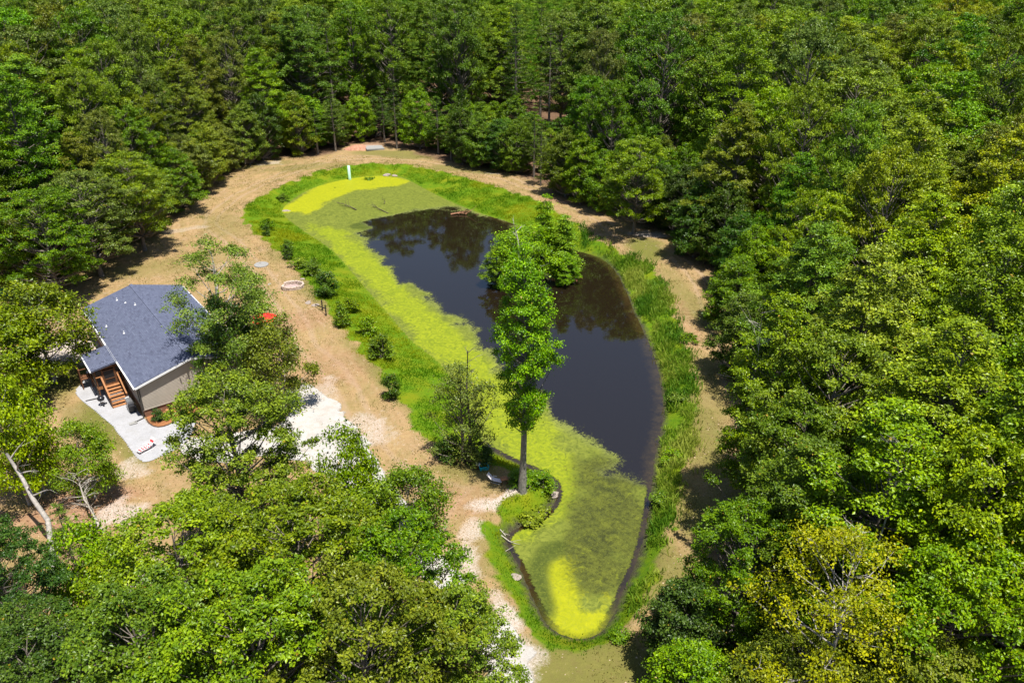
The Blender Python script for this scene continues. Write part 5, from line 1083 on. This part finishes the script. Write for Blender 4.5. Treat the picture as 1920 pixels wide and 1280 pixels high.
# green standpipe in the pond
g = thing("standpipe", (*P_PIPE, ZW - .3), "pale green standpipe rising at the far algae edge", "pipe")
M['pale_green'] = simple("pale_green_pipe", (.42, .66, .52), .45, .06, 4)
b = MB(); b.lathe([(.22, 0), (.22, 2.6), (.17, 2.6), (.17, 2.2)], n=16); part(b, "pipe_wall", 'pale_green', g, True)
b = MB(); b.lathe([(.25, .25), (.25, .55), (.225, .55)], n=16); part(b, "collar", 'pale_green', g)
# red patio umbrella and cooler
M['red_cloth'] = simple("red_cloth", (.72, .025, .02), .7, .08, 5)
g = thing("patio_umbrella", (*P_UMB, gz(*P_UMB)), "red patio umbrella half hidden behind the house oak", "umbrella")
b = MB(); n = 8
b.v = [(0, 0, 2.45)] + [(1.25 * math.cos(a) * f, 1.25 * math.sin(a) * f, 2.45 - .5 * f ** 1.3 - (.05 if k % 2 else 0)) for f in (.5, 1) for k, a in enumerate(np.linspace(0, 6.283, 2 * n, endpoint=False))]
m_ = 2 * n; b.f = [(0, 1 + j, 1 + (j + 1) % m_) for j in range(m_)] + [(1 + j, 1 + m_ + j, 1 + m_ + (j + 1) % m_, 1 + (j + 1) % m_) for j in range(m_)]
part(b, "canopy", 'red_cloth', g)
b = MB(); b.tube([(0, 0, .05), (0, 0, 2.5)], .025, 8); part(b, "pole", 'metal_grey', g)
b = MB(); b.lathe([(.3, 0), (.3, .06), (.05, .1), (.05, .3), (0, .3)], n=14); part(b, "base", 'black', g)
for k in range(n):
    a = 6.283 * k / n; b = MB(); b.tube([(0, 0, 2.38), (.6 * math.cos(a), .6 * math.sin(a), 2.2), (1.2 * math.cos(a), 1.2 * math.sin(a), 1.93)], .01, 4); part(b, "rib", 'metal_grey', g)
M['blue_plastic'] = simple("blue_plastic", (.10, .13, .42), .4, .08, 5)
g = thing("cooler", (*P_COOL, gz(*P_COOL)), "small blue cooler with white lid on the dirt by the red umbrella", "cooler", None, .6)
b = MB(); b.box((0, 0, .18), (.55, .36, .36), bev=.02); part(b, "cooler_body", 'blue_plastic', g)
b = MB(); b.box((0, 0, .41), (.58, .39, .09), bev=.02); part(b, "lid", 'white_plastic', g)
# clay pots in the mulch bed
M['terracotta'] = simple("terracotta", (.50, .24, .12), .85, .12, 6)
for i, (p, lab) in enumerate(((P_POT, "terracotta pot with pale rim in the mulch bed under the end wall"), (P_POT2, "smaller tan pot against the brick skirt of the end wall"))):
    s = .9 if i == 0 else .6
    g = thing("flower_pot", (*p, gz(*p) + .07), lab, "pot", "pots in the mulch bed"); g.scale = (s,) * 3
    b = MB(); b.lathe([(0, 0), (.16, 0), (.23, .36), (0.20, .36), (.19, .3), (0, .3)], n=14); part(b, "pot_body", 'terracotta', g, True)
    b = MB(); b.lathe([(.225, .33), (.26, .34), (.26, .42), (.2, .42)], n=14); part(b, "rim", 'terracotta', g)
# dark fence posts with a rail on the left bank
M['post'] = simple("dark_post", (.045, .04, .032), .8, .2, 8)
for i, (p, lab) in enumerate(((P_POSTA, "dark wooden post at the crest of the left bank below the fire ring"), (P_POSTB, "dark wooden post with a fallen rail further down the left bank"))):
    g = thing("fence_post", (*p, gz(*p)), lab, "post")
    b = MB(); b.box((0, 0, .55), (.11, .11, 1.3), bev=.02); part(b, "post_shaft", 'post', g)
    if i: b = MB(); b.bar((.05, .05, .75), (-1.6, 2.2, .25), .06, .09); part(b, "rail", 'post', g)
# twin trunks of the far oak are part of that tree's neighbour; leaning bare trunk in the left foreground
def snag(name, pts, r0, r1, twigs, label, mat, seed, tl=1.2, base=None, zmin=.35):
    rs = np.random.RandomState(seed); P0 = np.array(pts[0]); g = thing(name, tuple(P0), label, "dead tree")
    q = [np.array(p) - P0 for p in pts]; b = MB(); b.tube(q, list(np.linspace(r0, r1, len(q))), 8); part(b, "trunk", mat, g, True)
    b = MB(); tot = len(q) - 1
    for k in range(twigs):
        f = rs.uniform(zmin, .98) * tot; i = min(int(f), tot - 1); o = q[i] + (q[i + 1] - q[i]) * (f - i); a = rs.uniform(0, 6.283); l = tl * rs.uniform(.5, 1.2)
        d = np.array([math.cos(a), math.sin(a), rs.uniform(.3, 1.2)]); d /= np.linalg.norm(d); e_ = o + d * l
        limb(b, o, e_, r1 * .55 + .012, .008, rs, -.06, 4, 4)
        for j in range(3):
            m_ = o + d * l * rs.uniform(.4, .9); limb(b, m_, m_ + (d + rs.normal(size=3) * .6) * l * .4, .012, .004, rs, 0, 3, 2)
    part(b, "branches", mat, g)
snag("leaning_tree", LEAN, .21, .10, 5, "bare grey trunk leaning over the shaded dirt at the left", 'bark_pale', 5, 1.8, zmin=.6)
snag("dead_tree", DEADT, .10, .02, 26, "bleached dead tree with bare twigs on the sandy dirt", 'dead_wood', 6, 1.25, zmin=.25)
snag("dead_tree", SNAG, .16, .02, 7, "pale broken dead snag standing on the pond island", 'dead_wood', 7, 1.2)
snag("dead_tree", WSTEM, .13, .03, 14, "dark leafless stem rising out of the sparse willow", 'bark', 8, 1.0)
for i, (q, s_, lab) in enumerate(TWIGS):
    snag("dead_tree", q, .06, .012, 16, lab, 'dead_wood', 20 + i, s_, zmin=.1)
M['root'] = simple("root_wood", (.30, .15, .085), .9, .35, 8)
# fallen branches and logs
def log(name, pts, r0, r1, label, mat, seed, tw=4, tl=.7):
    rs = np.random.RandomState(seed); b = MB(); p = [np.array(q, float) for q in pts]; b.tube(p, list(np.linspace(r0, r1, len(p))), 6)
    for k in range(tw):
        f = rs.uniform(.3, .95) * (len(p) - 1); i = min(int(f), len(p) - 2); o = p[i] + (p[i + 1] - p[i]) * (f - i); d = p[-1] - p[0]; d /= np.linalg.norm(d)
        limb(b, o, o + (d * .7 + rs.normal(size=3) * np.array([.6, .6, .35]) + np.array([0, 0, .25])) * tl, r1 * .7 + .008, .006, rs, 0, 4, 3)
    return tag(b.build(name, M[mat]), label, "branch")
for nm, pts, r0, r1, lab, mat, sd, tw, tl in LOGS: log(nm, pts, r0, r1, lab, mat, sd, tw, tl)
# exposed roots on the island rim
g = thing("root_mass", (*P_ROOT, ZW), "reddish exposed roots and driftwood on the island rim", "roots")
rs = np.random.RandomState(9)
for k in range(26):
    a = rs.uniform(-2.6, .6); l = rs.uniform(.7, 1.8); b = MB(); o = np.array([rs.uniform(-1.6, 1.4), rs.uniform(0, .9), rs.uniform(.15, .5)])
    limb(b, o, o + np.array([l * math.cos(a), l * math.sin(a) * .8, rs.uniform(-.4, .1)]), rs.uniform(.03, .07), .012, rs, -.12, 5, 4); part(b, "root", 'root' if k % 3 else 'dead_wood', g)
b = MB(); b.lathe([(0, .42), (1.1, .36), (1.9, .12), (2.2, -.3)], n=18); b.v = [(x, y * .55 + .5, z + .05 * math.sin(9 * x + 5 * y)) for x, y, z in b.v]; part(b, "soil", simple("island_soil", (.20, .09, .05), .95, .4, 4), g)
# pale rocks at the shore
rkm = []
for k in range(4):
    rs = np.random.RandomState(40 + k); n = 8
    V = [(0, 0, .32)] + [(r * math.cos(a) * rs.uniform(.8, 1.2), r * math.sin(a) * rs.uniform(.7, 1.1), h * rs.uniform(.8, 1.2)) for r, h in ((.4, .27), (.62, .1), (.5, -.15)) for a in np.linspace(0, 6.283, n, endpoint=False)]
    F = [(0, 1 + j, 1 + (j + 1) % n) for j in range(n)] + [(1 + i * n + j, 1 + (i + 1) * n + j, 1 + (i + 1) * n + (j + 1) % n, 1 + i * n + (j + 1) % n) for i in range(2) for j in range(n)]
    m2 = bpy.data.meshes.new("rock"); m2.from_pydata(V, [], F); m2.update(); m2.materials.append(M['pale_rock'] if 'pale_rock' in M else M.setdefault('pale_rock', simple("pale_rock", (.30, .25, .215), .9, .3, 5))); rkm.append(m2)
for i, (x, y, s, lab, grp) in enumerate(ROCKS):
    o = link("rock", rkm[i % 4]); o.location = (x, y, gz(x, y) + .0); o.scale = (s, s * .8, s * .7); o.rotation_euler = (0, 0, i * 1.7); tag(o, lab, "rock", grp)
# green tarp and covered pile under the trees behind the house
M['green_tarp'] = simple("green_tarp", (.01, .32, .16), .5, .2, 4)
g = thing("covered_pile", (*P_TARP, gz(*P_TARP)), "green tarp over a low pile in the shade at the left margin", "tarp")
b = MB(); b.box((0, 0, .35), (2.2, 1.5, .7), bev=.25); part(b, "tarp", 'green_tarp', g)
b = MB(); b.box((1.9, .3, .25), (1.4, 1.0, .5), bev=.06); part(b, "crate", 'white_plastic', g)
